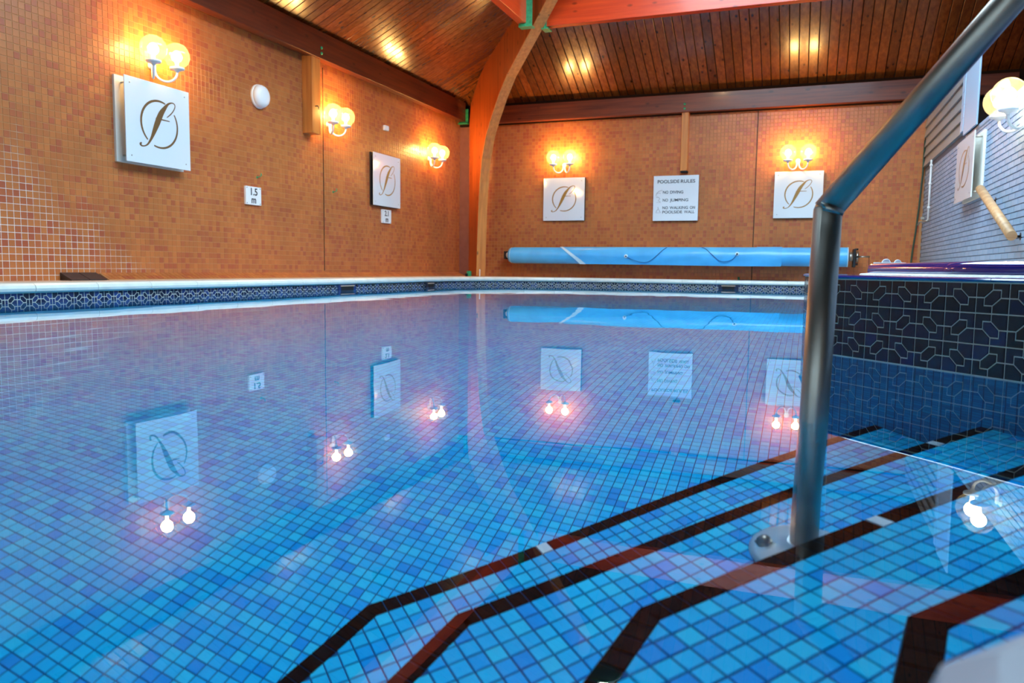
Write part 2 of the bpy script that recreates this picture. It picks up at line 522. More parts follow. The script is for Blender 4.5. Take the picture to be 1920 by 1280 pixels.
# ------------------------------------------------------------------ walls
def tiled_wall(name, O, U, N, length, height, z0, label, pitch=0.0465, n_single=300):
    w = empty(name)
    tag(w, label, 'wall', None, 'structure')
    # backing slab carrying the grout colour
    a = O - N*0.15 + Z3*(z0-0.3)
    verts = [a, a+U*length, a+U*length+Z3*(height+0.3), a+Z3*(height+0.3)]
    verts += [v+N*0.15 for v in verts]
    bm = bmesh.new()
    bv = [bm.verts.new(v) for v in verts]
    for f in ((0, 1, 2, 3), (4, 5, 6, 7), (0, 1, 5, 4), (1, 2, 6, 5), (2, 3, 7, 6), (3, 0, 4, 7)): bm.faces.new([bv[i] for i in f])
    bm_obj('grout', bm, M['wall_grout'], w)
    nu = int(length/pitch); nv = int(height/pitch)
    cu, cv = np.meshgrid((np.arange(nu)+0.5)*pitch, (np.arange(nv)+0.5)*pitch)
    cu = cu.ravel(); cv = cv.ravel()
    Oz = O+Z3*z0
    Pw = np.array(tuple(Oz))+cu[:, None]*np.array(tuple(U))+cv[:, None]*np.array(tuple(Z3))
    split_tiles(w, Oz, U, Z3, N, cu, cv, pitch/2-0.0019, 0.0022, 0.0012, M['wall_tile'], n_single, view_size(Pw))
    return w

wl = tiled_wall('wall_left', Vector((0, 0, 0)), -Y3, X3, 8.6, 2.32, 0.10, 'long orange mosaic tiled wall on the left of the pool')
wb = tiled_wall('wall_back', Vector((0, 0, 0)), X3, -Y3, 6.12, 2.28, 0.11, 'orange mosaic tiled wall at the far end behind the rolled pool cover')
# rest of the left wall, out of frame towards the near end
box('wall_end', (-0.15, -13.0, -0.2), (0.0, -8.6, 2.6), M['plaster'], wl)
box('joint', (0.0, -3.491, 0.18), (0.005, -3.482, 2.3), M['black'], wl)
box('joint', (4.170, -0.005, 0.12), (4.179, 0.0, 2.28), M['black'], wb)
box('plain_strip', (0.0, -0.02, 0.11), (0.42, 0.0, 2.28), M['mauve'], wb)
box('wall_head', (-0.15, -13, 2.42), (0.02, 0.0, 2.62), M['head_strip'], wl)
box('wall_head', (0.0, -0.02, 2.27), (9.0, 0.15, 2.60), M['head_strip'], wb)
# back wall continues behind the painted wall, near-black colour standing in for the lack of light
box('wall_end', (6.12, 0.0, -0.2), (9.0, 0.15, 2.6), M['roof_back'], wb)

# right painted brick wall
wr = empty('wall_right')
tag(wr, 'pale blue painted brick wall on the right with a round edged top', 'wall', None, 'structure')
XR = 6.12
box('backing', (XR, -9.6, -0.1), (XR+0.2, 0.0, 1.448), M['brick_joint'], wr)
bu, bv_, tl = [], [], []
cl, ch = 0.182, 0.0440
for r in range(30):
    off = (r % 2)*cl/2
    y = -0.02-off-cl/2 if off == 0 else -0.02-cl/2
    y = -0.01-cl/2-off
    while y > -9.5:
        bu.append(-y); bv_.append(0.115+ch*(r+0.5)); y -= cl
bu = np.array(bu); bv_ = np.array(bv_)
sc = view_size(np.stack([np.full(len(bu), XR), -bu, bv_], 1))
split_tiles(wr, Vector((XR, 0, 0)), -Y3, Z3, -X3, bu, bv_, cl/2-0.0028, 0.005, 0.0022, M['brick'], 300, sc, ch/2-0.0026, 'brick')
box('top_course', (XR-0.012, -9.6, 1.415), (XR+0.2, -2.62, 1.452), M['brick'], wr, 0.006)
# cladding above the brick at the far end
cl_ = empty('board_cladding', (XR-0.03, -1.3, 1.48))
tag(cl_, 'white horizontal board cladding above the painted brick wall in the far right corner', 'cladding', None, 'structure')
for k in range(7):
    z = 1.49+k*0.117
    bm = bmesh.new()
    prof = [(0.0, 0.0), (-0.030, 0.0), (-0.030, 0.006), (-0.012, 0.112), (0.0, 0.112)]
    vs = []
    for y in (1.3, -1.22):
        vs.append([bm.verts.new((0.03+a, y, z-1.48+b)) for a, b in prof])
    n = len(prof)
    for i in range(n): bm.faces.new((vs[0][i], vs[0][(i+1) % n], vs[1][(i+1) % n], vs[1][i]))
    bm.faces.new(vs[0]); bm.faces.new(vs[1][::-1])
    bm_obj('board', bm, M['cladding'], cl_)
box('backing', (0.03, -1.3, -0.04), (0.06, 1.3, 0.84), M['brick_joint'], cl_)
for k in range(7): box('edge_trim', (-0.012, -1.34, 0.008+k*0.117), (0.03, -1.22, 0.008+k*0.117+0.114), M['pale_trim'], cl_, 0.002)
box('corner_post', (-0.008, -1.93, -0.035), (0.006, -1.352, 0.86), M['pale_trim'], cl_, 0.003)
# near-black panel whose colour stands in for the unlit space behind the low wall
vd = empty('wall_far_right')
tag(vd, 'near-black panel coloured to stand in for the unlit space beyond the low painted wall', 'wall', None, 'structure')
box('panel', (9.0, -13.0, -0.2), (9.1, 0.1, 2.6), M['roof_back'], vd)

# near end wall with windows, behind the camera
wn = empty('wall_near')
tag(wn, 'end wall with three tall windows behind the viewer', 'wall', None, 'structure')
for a, b, z0, z1 in ((-0.1, 0.5, -0.2, 4.9), (2.0, 2.3, 0.3, 2.4), (3.8, 4.1, 0.3, 2.4), (5.6, 9.1, -0.2, 4.9), (0.5, 5.6, -0.2, 0.3), (0.5, 5.6, 2.4, 4.9)):
    box('panel', (a, -13.1, z0), (b, -13.0, z1), M['plaster'], wn)
for i, a in enumerate((0.5, 2.3, 4.1)):
    w = empty('window_%d' % (i+1), (a+0.75, -13.05, 1.35))
    tag(w, 'tall white framed window in the end wall behind the viewer', 'window', 'end wall windows', 'structure')
    box('pane', (-0.75, -0.012, -1.05), (0.75, 0.0, 1.05), M['daylight_win'], w)
    for lo, hi in (((-0.75, 0.0, -1.05), (-0.69, 0.06, 1.05)), ((0.69, 0.0, -1.05), (0.75, 0.06, 1.05)), ((-0.69, 0.0, 0.99), (0.69, 0.06, 1.05)),
                   ((-0.69, 0.0, -1.05), (0.69, 0.06, -0.99)), ((-0.025, 0.0, -0.99), (0.025, 0.05, 0.99))):
        box('frame', lo, hi, M['frame'], w)

# ------------------------------------------------------------------ roof
SL = 0.50                      # rise per metre
def roof_z(d): return 2.56+SL*d
cg = empty('ceiling', (0, 0, 2.5))
tag(cg, 'sloping ceiling of varnished knotty pine boards', 'ceiling', None, 'structure')
ZC = 2.5
BP = 0.108
nl = Vector((-SL, 0, 1)).normalized()
def slope_board(kind, s0):
    """kind 'L': boards climb in +x at y=-s ; 'B': boards climb in -y at x=s"""
    g_ = 0.0042
    a, b = s0+g_, s0+BP-g_
    T = 0.016
    RL = (2.9, 4.6)[0]
    if kind == 'L':
        d0 = 0.02
        e1, e2 = min(a, RL), min(b, RL)
        if e2 < 0.06: return
        e1 = max(e1, 0.03)
        pts = [(d0, -a, roof_z(d0)), (e1, -a, roof_z(e1)), (e2, -b, roof_z(e2)), (d0, -b, roof_z(d0))]
        mat = M['board']
    else:
        d0 = 0.02
        lim = lambda s: max(0.03, min(s, 9.0-s, RL))
        e1, e2 = lim(a), lim(b)
        pts = [(a, -d0, roof_z(d0)), (a, -e1, roof_z(e1)), (b, -e2, roof_z(e2)), (b, -d0, roof_z(d0))]
        mat = M['board_y']
    c = Vector(pts[0])
    jit = random.uniform(-0.0015, 0.0015)
    lo = [Vector(p)-c+Vector((0, 0, jit)) for p in pts]
    # bottom face with small chamfer, then top
    cen = sum(lo, Vector())/4
    inset = []
    for k, p in enumerate(lo):
        q = Vector(p)
        if kind == 'L': q.y += 0.003*(1 if p.y < cen.y else -1)
        else: q.x += 0.003*(-1 if p.x > cen.x else 1)
        inset.append(q)
    base = [p+Vector((0, 0, 0.003)) for p in lo]
    top = [p+Vector((0, 0, T)) for p in lo]
    verts = inset+base+top
    faces = [(3, 2, 1, 0)]
    for i in range(4):
        j = (i+1) % 4
        faces += [(i, j, j+4, i+4), (i+4, j+4, j+8, i+8)]
    faces.append((8, 9, 10, 11))
    me = mesh_from('board', verts, faces, mat)
    o = link('board', me, None, cg)
    o.location = c-Vector((0, 0, ZC))
s = 0.0
while s < 8.6:
    slope_board('L', s); s += BP
s = 0.0
while s < 8.9:
    slope_board('B', s); s += BP
# roof deck above the boards, and the slopes out of frame
dk = [(0, 0.3), (0, -13.2), (2.9, -13.2), (2.9, -2.9)]
def deck_quad(name, pts, mat, parent):
    vs = [Vector(p) for p in pts]
    vs2 = [p+Vector((0, 0, 0.05)) for p in vs]
    n = len(vs)
    bm = bmesh.new()
    bv = [bm.verts.new(v) for v in vs+vs2]
    bm.faces.new(bv[:n][::-1]); bm.faces.new(bv[n:])
    for i in range(n): bm.faces.new((bv[i], bv[(i+1) % n], bv[(i+1) % n+n], bv[i+n]))
    return bm_obj(name, bm, mat, parent)
dz = 0.02-ZC
R_ = 2.9
deck_quad('roof_deck', [(0, 0, roof_z(0)+dz), (0, -13, roof_z(0)+dz), (R_, -13, roof_z(R_)+dz), (R_, -R_, roof_z(R_)+dz)], M['roof_back'], cg)
deck_quad('roof_deck', [(0, 0, roof_z(0)+dz), (R_, -R_, roof_z(R_)+dz), (9-R_, -R_, roof_z(R_)+dz), (9, 0, roof_z(0)+dz)], M['roof_back'], cg)
deck_quad('roof_deck', [(9, 0, roof_z(0)+dz), (9-R_, -R_, roof_z(R_)+dz), (9-R_, -13, roof_z(R_)+dz), (9, -13, roof_z(0)+dz)], M['roof_back'], cg)
# flat top with the roof light
for lo, hi in (((R_, -13, 0), (3.0, -R_, 0.05)), ((5.9, -13, 0), (9-R_, -R_, 0.05)), ((3.0, -3.1, 0), (5.9, -R_, 0.05)), ((3.0, -13, 0), (5.9, -8.2, 0.05))):
    box('roof_deck', (lo[0], lo[1], roof_z(R_)-ZC), (hi[0], hi[1], roof_z(R_)-ZC+0.05), M['roof_back'], cg)
rl = empty('window_4', (4.45, -6.5, roof_z(R_)+0.03))
tag(rl, 'long glazed roof light over the pool, above the frame', 'window', None, 'structure')
for k in range(1, 4):
    y0 = -3.4+k*1.7
    box('pane', (-1.45, y0+0.03, 0), (1.45, y0+1.67, 0.01), M['daylight'], rl)
for k in range(1, 5):
    box('glazing_bar', (-1.45, -3.43+k*1.7, -0.05), (1.45, -3.37+k*1.7, 0.02), M['frame'], rl)

# beams
def beam_mesh(name, lo, hi, mat, parent):
    return box(name, lo, hi, mat, parent, 0.004)
bl = empty('wall_beam', (0.1, -4.5, 2.45))
tag(bl, 'dark red stained timber beam running along the top of the left tiled wall', 'beam')
beam_mesh('beam_body', (-0.055, -4.3, -0.125), (0.045, 4.36, 0.14), M['beam'], bl)
for z in (-0.075, -0.02): 
    o = link('bolt', lathe_mesh('bolt', [(0.016, 0), (0.016, 0.005), (0.008, 0.006), (0.008, 0.014)], M['green'], 10, 'x'), None, bl); o.location = (0.045, 0.79, z)
bb = empty('wall_beam', (3.4, -0.08, 2.40))
tag(bb, 'red brown timber beam across the top of the far tiled wall', 'beam')
beam_mesh('beam_body', (-3.1, -0.045, -0.115), (3.6, 0.045, 0.115), M['beam_x'], bb)
for z in (-0.07, -0.015):
    o = link('bolt', lathe_mesh('bolt', [(0.016, 0), (0.016, 0.005), (0.008, 0.006), (0.008, 0.014)], M['green'], 10, '-y'), None, bb); o.location = (-0.14, -0.045, z)
# flanking hanger plate where the left beam meets the arch
hb = empty('beam_hanger', (0.1, -0.12, 2.30))
tag(hb, 'green steel angle bracket holding the left beam end beside the curved arch', 'bracket')
box('plate', (-0.06, -0.02, 0.0), (0.085, -0.012, 0.20), M['green'], hb)
box('foot', (-0.06, -0.06, -0.012), (0.09, 0.0, 0.0), M['green'], hb)
for z in (0.06, 0.14):
    o = link('bolt', lathe_mesh('bolt', [(0.012, 0), (0.010, 0.01)], M['green'], 8, '-y'), None, hb); o.location = (0.07, -0.02, z)

# ring beams
rb = empty('ring_beam', (4.5, -1.70, 3.18))
tag(rb, 'bright orange red beam crossing the roof parallel to the far wall', 'beam')
beam_mesh('beam_body', (-2.62, -0.03, -0.14), (3.6, 0.07, 0.20), M['ring'], rb)
rb2 = empty('ring_beam', (1.70, -5.5, 3.15))
tag(rb2, 'orange red beam running from the arch towards the viewer, cut by the top edge', 'beam')
beam_mesh('beam_body', (-0.07, -3.5, -0.14), (0.03, 3.50, 0.22), M['ring_y'], rb2)
for nm, lo, hi, lab in (('beam_shoe', (1.64, -2.012, 2.985), (1.80, -1.995, 3.36), 'green steel shoe carrying the end of the beam left of the arch'),
                        ('beam_shoe', (1.862, -1.77, 3.015), (1.885, -1.62, 3.36), 'green steel shoe carrying the end of the beam right of the arch')):
    e = empty(nm, ((lo[0]+hi[0])/2, (lo[1]+hi[1])/2, lo[2]))
    tag(e, lab, 'bracket')
    hx, hy = (hi[0]-lo[0])/2, (hi[1]-lo[1])/2
    box('plate', (-hx, -hy, 0), (hx, hy, hi[2]-lo[2]), M['green'], e)
    if hx > hy: box('seat', (-hx, -hy-0.0, -0.012), (hx, hy+0.09, 0.0), M['green'], e)
    else: box('seat', (-hx-0.03, -hy, -0.012), (hx+0.03, hy, 0.0), M['green'], e)

# curved corner arch
inner = [(0.835, 0.115), (0.85, 0.5), (0.885, 1.0), (0.93, 1.40), (1.00, 1.70), (1.14, 1.99), (1.32, 2.20), (1.55, 2.43), (1.80, 2.63), (2.08, 2.78), (2.40, 2.95), (2.85, 3.20), (3.4, 3.48), (3.9, 3.72)]
outer = [(0.54, 0.115), (0.54, 0.5), (0.54, 1.0), (0.54, 1.40), (0.54, 1.70), (0.54, 1.99), (0.54, 2.25), (0.585, 2.50), (0.90, 2.80), (1.25, 3.00), (1.62, 3.16), (2.2, 3.36), (3.0, 3.64), (3.9, 3.95)]
ar = empty('corner_arch', (0.48, -0.48, 0.11))
tag(ar, 'curved laminated timber arch rising from the far left corner', 'arch')
DG = Vector((1, -1, 0)).normalized(); DN = Vector((1, 1, 0)).normalized()
base = Vector((0.48, -0.48, 0.11))
bm = bmesh.new()
L0 = []
for (ti, zi), (to, zo) in zip(inner, outer):
    L0.append([bm.verts.new(DG*t+Z3*z+DN*sg*0.066-base) for (t, z) in ((ti, zi), (to, zo)) for sg in (-1, 1)])
for a, b in zip(L0, L0[1:]):
    bm.faces.new((a[0], b[0], b[2], a[2])); bm.faces.new((a[1], a[3], b[3], b[1]))
    bm.faces.new((a[2], b[2], b[3], a[3]))
bm.faces.new((L0[0][0], L0[0][2], L0[0][3], L0[0][1])); bm.faces.new((L0[-1][0], L0[-1][1], L0[-1][3], L0[-1][2]))
for a, b in zip(L0, L0[1:]): bm.faces.new((a[0], a[1], b[1], b[0]))
bm_obj('arch_body', bm, M['arch'], ar)
bm = bmesh.new()
L1 = []
for i, (t, z) in enumerate(inner):
    d = Vector((inner[min(i+1, len(inner)-1)][0]-inner[max(i-1, 0)][0], inner[min(i+1, len(inner)-1)][1]-inner[max(i-1, 0)][1])).normalized()
    nx, nz_ = d.y, -d.x
    L1.append([bm.verts.new(DG*(t+nx*o_)+Z3*(z+nz_*o_)+DN*sg*0.0665-base) for o_ in (0.0, 0.012) for sg in (-1, 1)])
for a, b in zip(L1, L1[1:]):
    bm.faces.new((a[2], b[2], b[3], a[3])); bm.faces.new((a[0], b[0], b[2], a[2])); bm.faces.new((a[1], a[3], b[3], b[1]))
bm_obj('soffit', bm, M['arch_soffit'], ar)
# chipped white paint foot of the arch
box('painted_foot', (0.60-base.x+0.0, -0.66-base.y, 0.0), (0.612-base.x, -0.648-base.y, 0.10), M['white_enamel'], ar)
sh = empty('column_shoe', (0.42, -0.60, 0.11))
tag(sh, 'green steel base shoe at the foot of the curved arch', 'bracket')
box('plate', (-0.03, -0.02, 0.0), (0.03, 0.02, 0.075), M['green'], sh, 0.004)
box('cap', (-0.045, -0.03, 0.0), (-0.01, 0.012, 0.04), M['black'], sh)

# short timber posts hanging from the beams
po = empty('hanging_post', (0.06, -3.77, 1.57))
tag(po, 'orange timber post hanging below the left beam, cut off above the tiles', 'post')
box('post_body', (-0.058, -0.075, 0.0), (0.062, 0.072, 0.76), M['post'], po, 0.003)
o = link('hook', tube_mesh('hook', [(0.062, -0.02, 0.27), (0.09, -0.02, 0.27), (0.10, -0.02, 0.255), (0.10, -0.02, 0.235)], 0.005, M['dark_metal'], 8), None, po)
po = empty('hanging_post', (3.27, -0.06, 1.515))
tag(po, 'slim orange timber post hanging over the rules sign on the far wall', 'post')
box('post_body', (-0.044, -0.045, 0.02), (0.044, 0.055, 0.78), M['post'], po, 0.003)
box('end_cap', (-0.044, -0.040, 0.0), (0.044, 0.055, 0.02), M['black'], po)

# pendant lamp by the top edge
def pendant(loc, cab, label):
    pe = empty('pendant_lamp', loc)
    tag(pe, label, 'lamp')
    link('lamp_shade', lathe_mesh('lamp_shade', [(0.02, 0.0), (0.06, 0.006), (0.085, 0.02), (0.10, 0.045), (0.095, 0.08), (0.05, 0.13), (0.03, 0.16)], M['dark_green'], 28), None, pe)
    link('cable', tube_mesh('cable', [(0, 0, 0.16), (0, 0, cab)], 0.006, M['black'], 8), None, pe)
pendant((1.10, -4.18, 2.705), 0.42, 'dark green round pendant lamp shade just entering at the top edge')
# invented lamp, added out of view above the pool to brighten the ring beams
fl2 = empty('added_beam_light', (3.3, -4.1, 3.42))
tag(fl2, 'added unseen lamp brightening the ring beams, over the pool above the frame', 'lamp')
link('housing', lathe_mesh('housing', [(0.03, -0.13), (0.10, -0.12), (0.15, -0.08), (0.155, -0.065), (0.145, -0.075), (0.09, -0.112), (0.03, -0.118)], M['dark_green'], 24), None, fl2)
link('cable', tube_mesh('cable', [(0, 0, -0.12), (0, 0, 0.55)], 0.006, M['black'], 8), None, fl2)
link('bulb', lathe_mesh('bulb', [(0.01, -0.11), (0.035, -0.08), (0.038, -0.06), (0.03, -0.03), (0.01, -0.02)], M['bulb'], 16), None, fl2)
ld = bpy.data.lights.new('lamp_light', 'POINT'); ld.energy = 85.0; ld.color = (1.0, 0.62, 0.30); ld.shadow_soft_size = 0.05
lo = bpy.data.objects.new('lamp_light', ld); C.objects.link(lo); lo.location = (3.3, -4.1, 3.40)

# ------------------------------------------------------------------ pool shell
arc = [(2.22+1.60*math.cos(t), -1.95+1.60*math.sin(t)) for t in np.linspace(math.pi, math.pi/2, 15)]
far_path = [(0.62, -13.0), (0.62, -9.0), (0.62, -7.0), (0.62, -4.0)] + arc + [(3.2, -0.35), (4.4, -0.35), (5.40, -0.35)]
CK = Vector((4.928, -10.335, 0))                     # corner of the near steps' edge
CDIR = Vector((0.656, 0.755, 0)).normalized()       # along the diagonal
END = CK+CDIR*1.33
near_path = [(CK.x-0.50, CK.y-2.67), (CK.x, CK.y), (END.x, END.y)]
SPA_END = TA+E45*1.42

def path_len(path):
    s = [0.0]
    for a, b in zip(path, path[1:]): s.append(s[-1]+math.dist(a, b))
    return s
def path_at(path, ss, s):
    s = min(max(s, 0.0), ss[-1]-1e-6)
    for i in range(len(path)-1):
        if ss[i] <= s <= ss[i+1]:
            t = (s-ss[i])/(ss[i+1]-ss[i])
            a, b = Vector(path[i]), Vector(path[i+1])
            d = (b-a).normalized()
            # smooth the tangent for curved parts
            return a.lerp(b, t), d
def wall_strip(name, path, z0, z1, mat, parent, uvs=True):
    ss = path_len(path)
    verts, faces, uv = [], [], []
    for (x, y), s in zip(path, ss):
        verts += [(x, y, z0), (x, y, z1)]
        uv += [(s, z0), (s, z1)]
    for i in range(len(path)-1): faces.append((2*i, 2*i+2, 2*i+3, 2*i+1))
    me = mesh_from(name, verts, faces, mat)
    ul = me.uv_layers.new(name='UVMap')
    for p in me.polygons:
        for li in p.loop_indices: ul.data[li].uv = uv[me.loops[li].vertex_index]
    return link(name, me, None, parent)

sh_ = empty('pool_shell')
tag(sh_, 'blue mosaic lined pool walls under the water', 'pool', None, 'structure')
wall_strip('pool_wall', far_path, FLOOR_Z, 0.056, M['mosaic_sheet'], sh_)
wall_strip('pool_wall', [(5.40, -0.35), (5.40, -6.7)], FLOOR_Z, 0.056, M['mosaic_sheet'], sh_)
wall_strip('pool_wall', near_path[::-1], FLOOR_Z, 0.056, M['mosaic_sheet'], sh_)
wall_strip('pool_wall', [(SPA_END.x, SPA_END.y), (TA.x, TA.y), (TB.x, TB.y), (5.40, -6.5)], FLOOR_Z, -0.004, M['mosaic_sheet'], sh_)
# decorative border under the coping: octagons, hexagons and L pieces
def deco_cell(i, j):
    """pieces of unit cell (i,j); octagon at even corners, cross at odd ones"""
    oct_ = [(0, 0), (.5, 0), (.5, .25), (.25, .5), (0, .5)]
    ell = [(1, 0), (1, .5), (.75, .5), (.75, .25), (.5, .25), (.5, 0)]
    ell2 = [(0, 1), (.5, 1), (.5, .75), (.25, .75), (.25, .5), (0, .5)]
    oct2 = [(1, 1), (.5, 1), (.5, .75), (.75, .5), (1, .5)]
    hexa = [(.5, .25), (.75, .25), (.75, .5), (.5, .75), (.25, .75), (.25, .5)]
    ps = [oct_, ell, ell2, oct2, hexa]
    if (i+j) % 2: ps = [[(1-a, b) for a, b in p] for p in ps]
    return [[(a+i, b+j) for a, b in p] for p in ps]
def shrink(poly, d):
    sa = sum(poly[i][0]*poly[(i+1) % len(poly)][1]-poly[(i+1) % len(poly)][0]*poly[i][1] for i in range(len(poly)))
    if sa < 0: poly = poly[::-1]
    n = len(poly); out = []
    for i in range(n):
        p0, p1, p2 = Vector(poly[(i-1) % n]), Vector(poly[i]), Vector(poly[(i+1) % n])
        e1 = (p1-p0).normalized(); e2 = (p2-p1).normalized()
        n1 = Vector((-e1.y, e1.x)); n2 = Vector((-e2.y, e2.x))
        m = n1+n2; m = m/max(m.dot(n1), 0.3)
        out.append((p1.x+m.x*d, p1.y+m.y*d))
    return out
bd = empty('border_tiles', (0.62, -5.0, 0.0))
tag(bd, 'navy patterned border tiles with pale grout under the far coping', 'tiles', None, 'structure')
off = Vector((0.62, -5.0, 0.0))
PB = 0.074
# straight runs plus chords on the arc
fp = [(0.62, -9.0), (0.62, -1.95)] + arc[1:] + [(5.40, -0.35)]
pg = [tuple(a) for a in fp]
vs, fs, tn = [], [], []
gv, gf = [], []
sacc = 0.0
for a, b in zip(pg, pg[1:]):
    A = Vector((a[0], a[1], 0)); B = Vector((b[0], b[1], 0))
    U = (B-A).normalized(); L = (B-A).length
    N = Vector((U.y, -U.x, 0))
    if N.dot(Vector((3, -5, 0))-A) < 0: N = -N
    z_top = 0.056; O = A+Z3*(z_top-2*PB)+N*0.002-off
    k = len(gv)
    gv += [A+N*0.002+Z3*(z_top-2*PB)-off, B+N*0.002+Z3*(z_top-2*PB)-off, B+N*0.002+Z3*z_top-off, A+N*0.002+Z3*z_top-off]
    gf.append((k, k+1, k+2, k+3))
    nc = int(math.ceil(L/PB))
    st = int(round(sacc/PB))
    for i in range(nc):
        for j in range(2):
            for q in deco_cell(st+i, j):
                q = [((x-st)*PB, y*PB) for x, y in q]
                q = clip_poly(shrink(q, 0.0022), [(1, 0, 0.0), (-1, 0, L)])
                if len(q) >= 3 and area(q) > 1e-6:
                    raised_poly(vs, fs, tn, q, O, U, Z3, N, 0.0018, 0.0006, random.random())
    sacc += L
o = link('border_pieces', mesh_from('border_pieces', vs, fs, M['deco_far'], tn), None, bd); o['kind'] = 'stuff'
link('grout', mesh_from('grout', gv, gf, M['deco_grout']), None, bd)

# skimmers in the border; flat black blocks stand in for the shade inside them
def skimmer(x, y, ang, w, label):
    e = empty('skimmer', (x, y, 0.0), ang)
    tag(e, label, 'pool skimmer')
    box('surround', (-w/2-0.05, -0.008, -0.07), (w/2+0.05, 0.0, 0.054), M['deco_far'], e, 0.002)
    box('black_mouth_block', (-w/2, -0.0105, -0.045), (w/2, -0.006, 0.038), M['black'], e, 0.001)
    box('lip', (-w/2-0.012, -0.014, 0.036), (w/2+0.012, -0.008, 0.044), M['deck'], e, 0.001)
skimmer(3.92, -0.355, 0.0, 0.15, 'dark skimmer mouth in the far border right of centre')
skimmer(0.627, -4.03, math.pi/2, 0.22, 'dark skimmer mouth in the left border, nearer one')
a_ = math.atan2(-0.12, 0.99)
skimmer(0.655, -2.27, math.pi/2, 0.14, 'small dark skimmer mouth in the left border near the far corner')

# coping stones
def coping_run(path, s0, s1, step, label, side, parent, mat=None):
    ss = path_len(path)
    prof = [(-0.015, 0.056), (0.018, 0.056), (0.030, 0.066), (0.034, 0.082), (0.028, 0.100), (0.012, 0.111), (-0.06, 0.113), (-0.24, 0.112), (-0.24, 0.07), (-0.03, 0.070)]
    s = s0
    while s < s1-0.02:
        e = min(s+step, s1)
        cuts = [s+0.0016]+[v for v in ss if s+0.01 < v < e-0.01]+[e-0.0016]
        if len(cuts) == 2: cuts = [cuts[0], (cuts[0]+cuts[1])/2, cuts[1]]
        secs = []
        c0, _ = path_at(path, ss, (s+e)/2)
        c0 = Vector((c0.x, c0.y, 0.08))
        for cu in cuts:
            p, d = path_at(path, ss, cu)
            # mitred direction at path corners
            p1, d1 = path_at(path, ss, cu-0.01); p2, d2 = path_at(path, ss, cu+0.01)
            dd = (d1+d2).normalized()
            n = Vector((-dd.y, dd.x))*side
            k = 1/max(0.5, n.dot(Vector((-d1.y, d1.x))*side))
            secs.append([Vector((p.x+n.x*a*k, p.y+n.y*a*k, b))-c0 for a, b in prof])
        verts = [v for sec in secs for v in sec]
        n = len(prof); faces = []
        for i in range(len(secs)-1):
            for j in range(n): faces.append((i*n+j, i*n+(j+1) % n, (i+1)*n+(j+1) % n, (i+1)*n+j))
        faces.append(tuple(range(n))[::-1]); faces.append(tuple((len(secs)-1)*n+j for j in range(n)))
        bm = bmesh.new()
        bv = [bm.verts.new(v) for v in verts]
        for f in faces: bm.faces.new([bv[k2] for k2 in f])
        o = bm_obj('coping_stone', bm, mat or M['coping'], parent)
        o.location = c0
        s = e
cp = empty('pool_coping')
tag(cp, 'cream bullnose coping stones along the far and left pool edge', 'coping', None, 'structure')
ssf = path_len(far_path)
coping_run(far_path, 3.5, ssf[-1], 0.43, '', -1, cp)
cp2 = empty('pool_coping')
tag(cp2, 'pale coping edge blurred in the bottom right corner', 'coping', None, 'structure')
coping_run(near_path, 1.9, path_len(near_path)[-1], 0.43, '', 1, cp2, M['kerb'])

# deck behind the coping
fl = empty('floor')
tag(fl, 'narrow tiled deck between the pool coping and the walls', 'floor', None, 'structure')
def flat(name, poly, z, mat, parent, th=0.06):
    return prism(name, poly, z-th, z, mat, parent)
flat('deck_slab', [(0.0, -13), (0.40, -13), (0.40, -1.95), (0.0, -1.95)], DECK, M['deck'], fl)
inn = [(2.22+1.82*math.cos(t), -1.95+1.82*math.sin(t)) for t in np.linspace(math.pi, math.pi/2, 15)]
flat('deck_slab', [(0.0, -1.95)]+inn+[(2.22, 0.0), (0.0, 0.0)], DECK, M['deck'], fl)
flat('deck_slab', [(2.22, -0.13), (6.12, -0.13), (6.12, 0.0), (2.22, 0.0)], DECK, M['deck'], fl)
flat('deck_slab', [(5.40, -6.9), (6.12, -6.9), (6.12, -0.13), (5.40, -0.13)], DECK, M['deck'], fl)
nn_ = Vector((-CDIR.y, CDIR.x, 0))*-1
d1 = Vector((CK.x-0.50+0.2, CK.y-2.67, 0)); d2 = CK+Vector((0.2, -0.06, 0)); d3 = END+nn_*0.2
flat('deck_slab', [(d1.x, d1.y), (6.12, -13.0), (6.12, -9.3), (d3.x+0.12, d3.y+0.12), (d3.x, d3.y), (d2.x, d2.y)], DECK, M['kerb'], fl)
# sloping mosaic fillet between left wall and deck
tr = empty('baseboard_left', (0.0, -3.6, DECK))
tag(tr, 'sloping orange mosaic fillet at the foot of the left wall', 'skirting', None, 'structure')
bm = bmesh.new()
for y0, y1 in ((-2.74, 3.55),):
    v = [bm.verts.new(p) for p in ((0.0, y0, 0.0), (0.10, y0, 0.0), (0.10, y0, 0.004), (0.0, y0, 0.052), (0.0, y1, 0.0), (0.10, y1, 0.0), (0.10, y1, 0.004), (0.0, y1, 0.052))]
    for f in ((0, 1, 2, 3), (4, 5, 6, 7), (0, 1, 5, 4), (1, 2, 6, 5), (2, 3, 7, 6), (3, 0, 4, 7)): bm.faces.new([v[i] for i in f])
bm_obj('bed', bm, M['wall_grout'], tr)
sv = Vector((0.10, 0, -0.048)); sl = sv.length; sv.normalize(); sn = Vector((0.048, 0, 0.10)).normalized()
nu, nv = int(6.25/0.0465), 2
cu, cv = np.meshgrid((np.arange(nu)+0.5)*0.0465, (np.arange(nv)+0.5)*0.054)
cu = cu.ravel(); cv = cv.ravel()
O = Vector((0, -2.73, 0.0525))
o = squares('small_tiles', O, Y3, sv, sn, cu, cv, 0.0213, 0.002, 0.001, M['wall_tile'], tr, None, 0.0250)
o['kind'] = 'stuff'
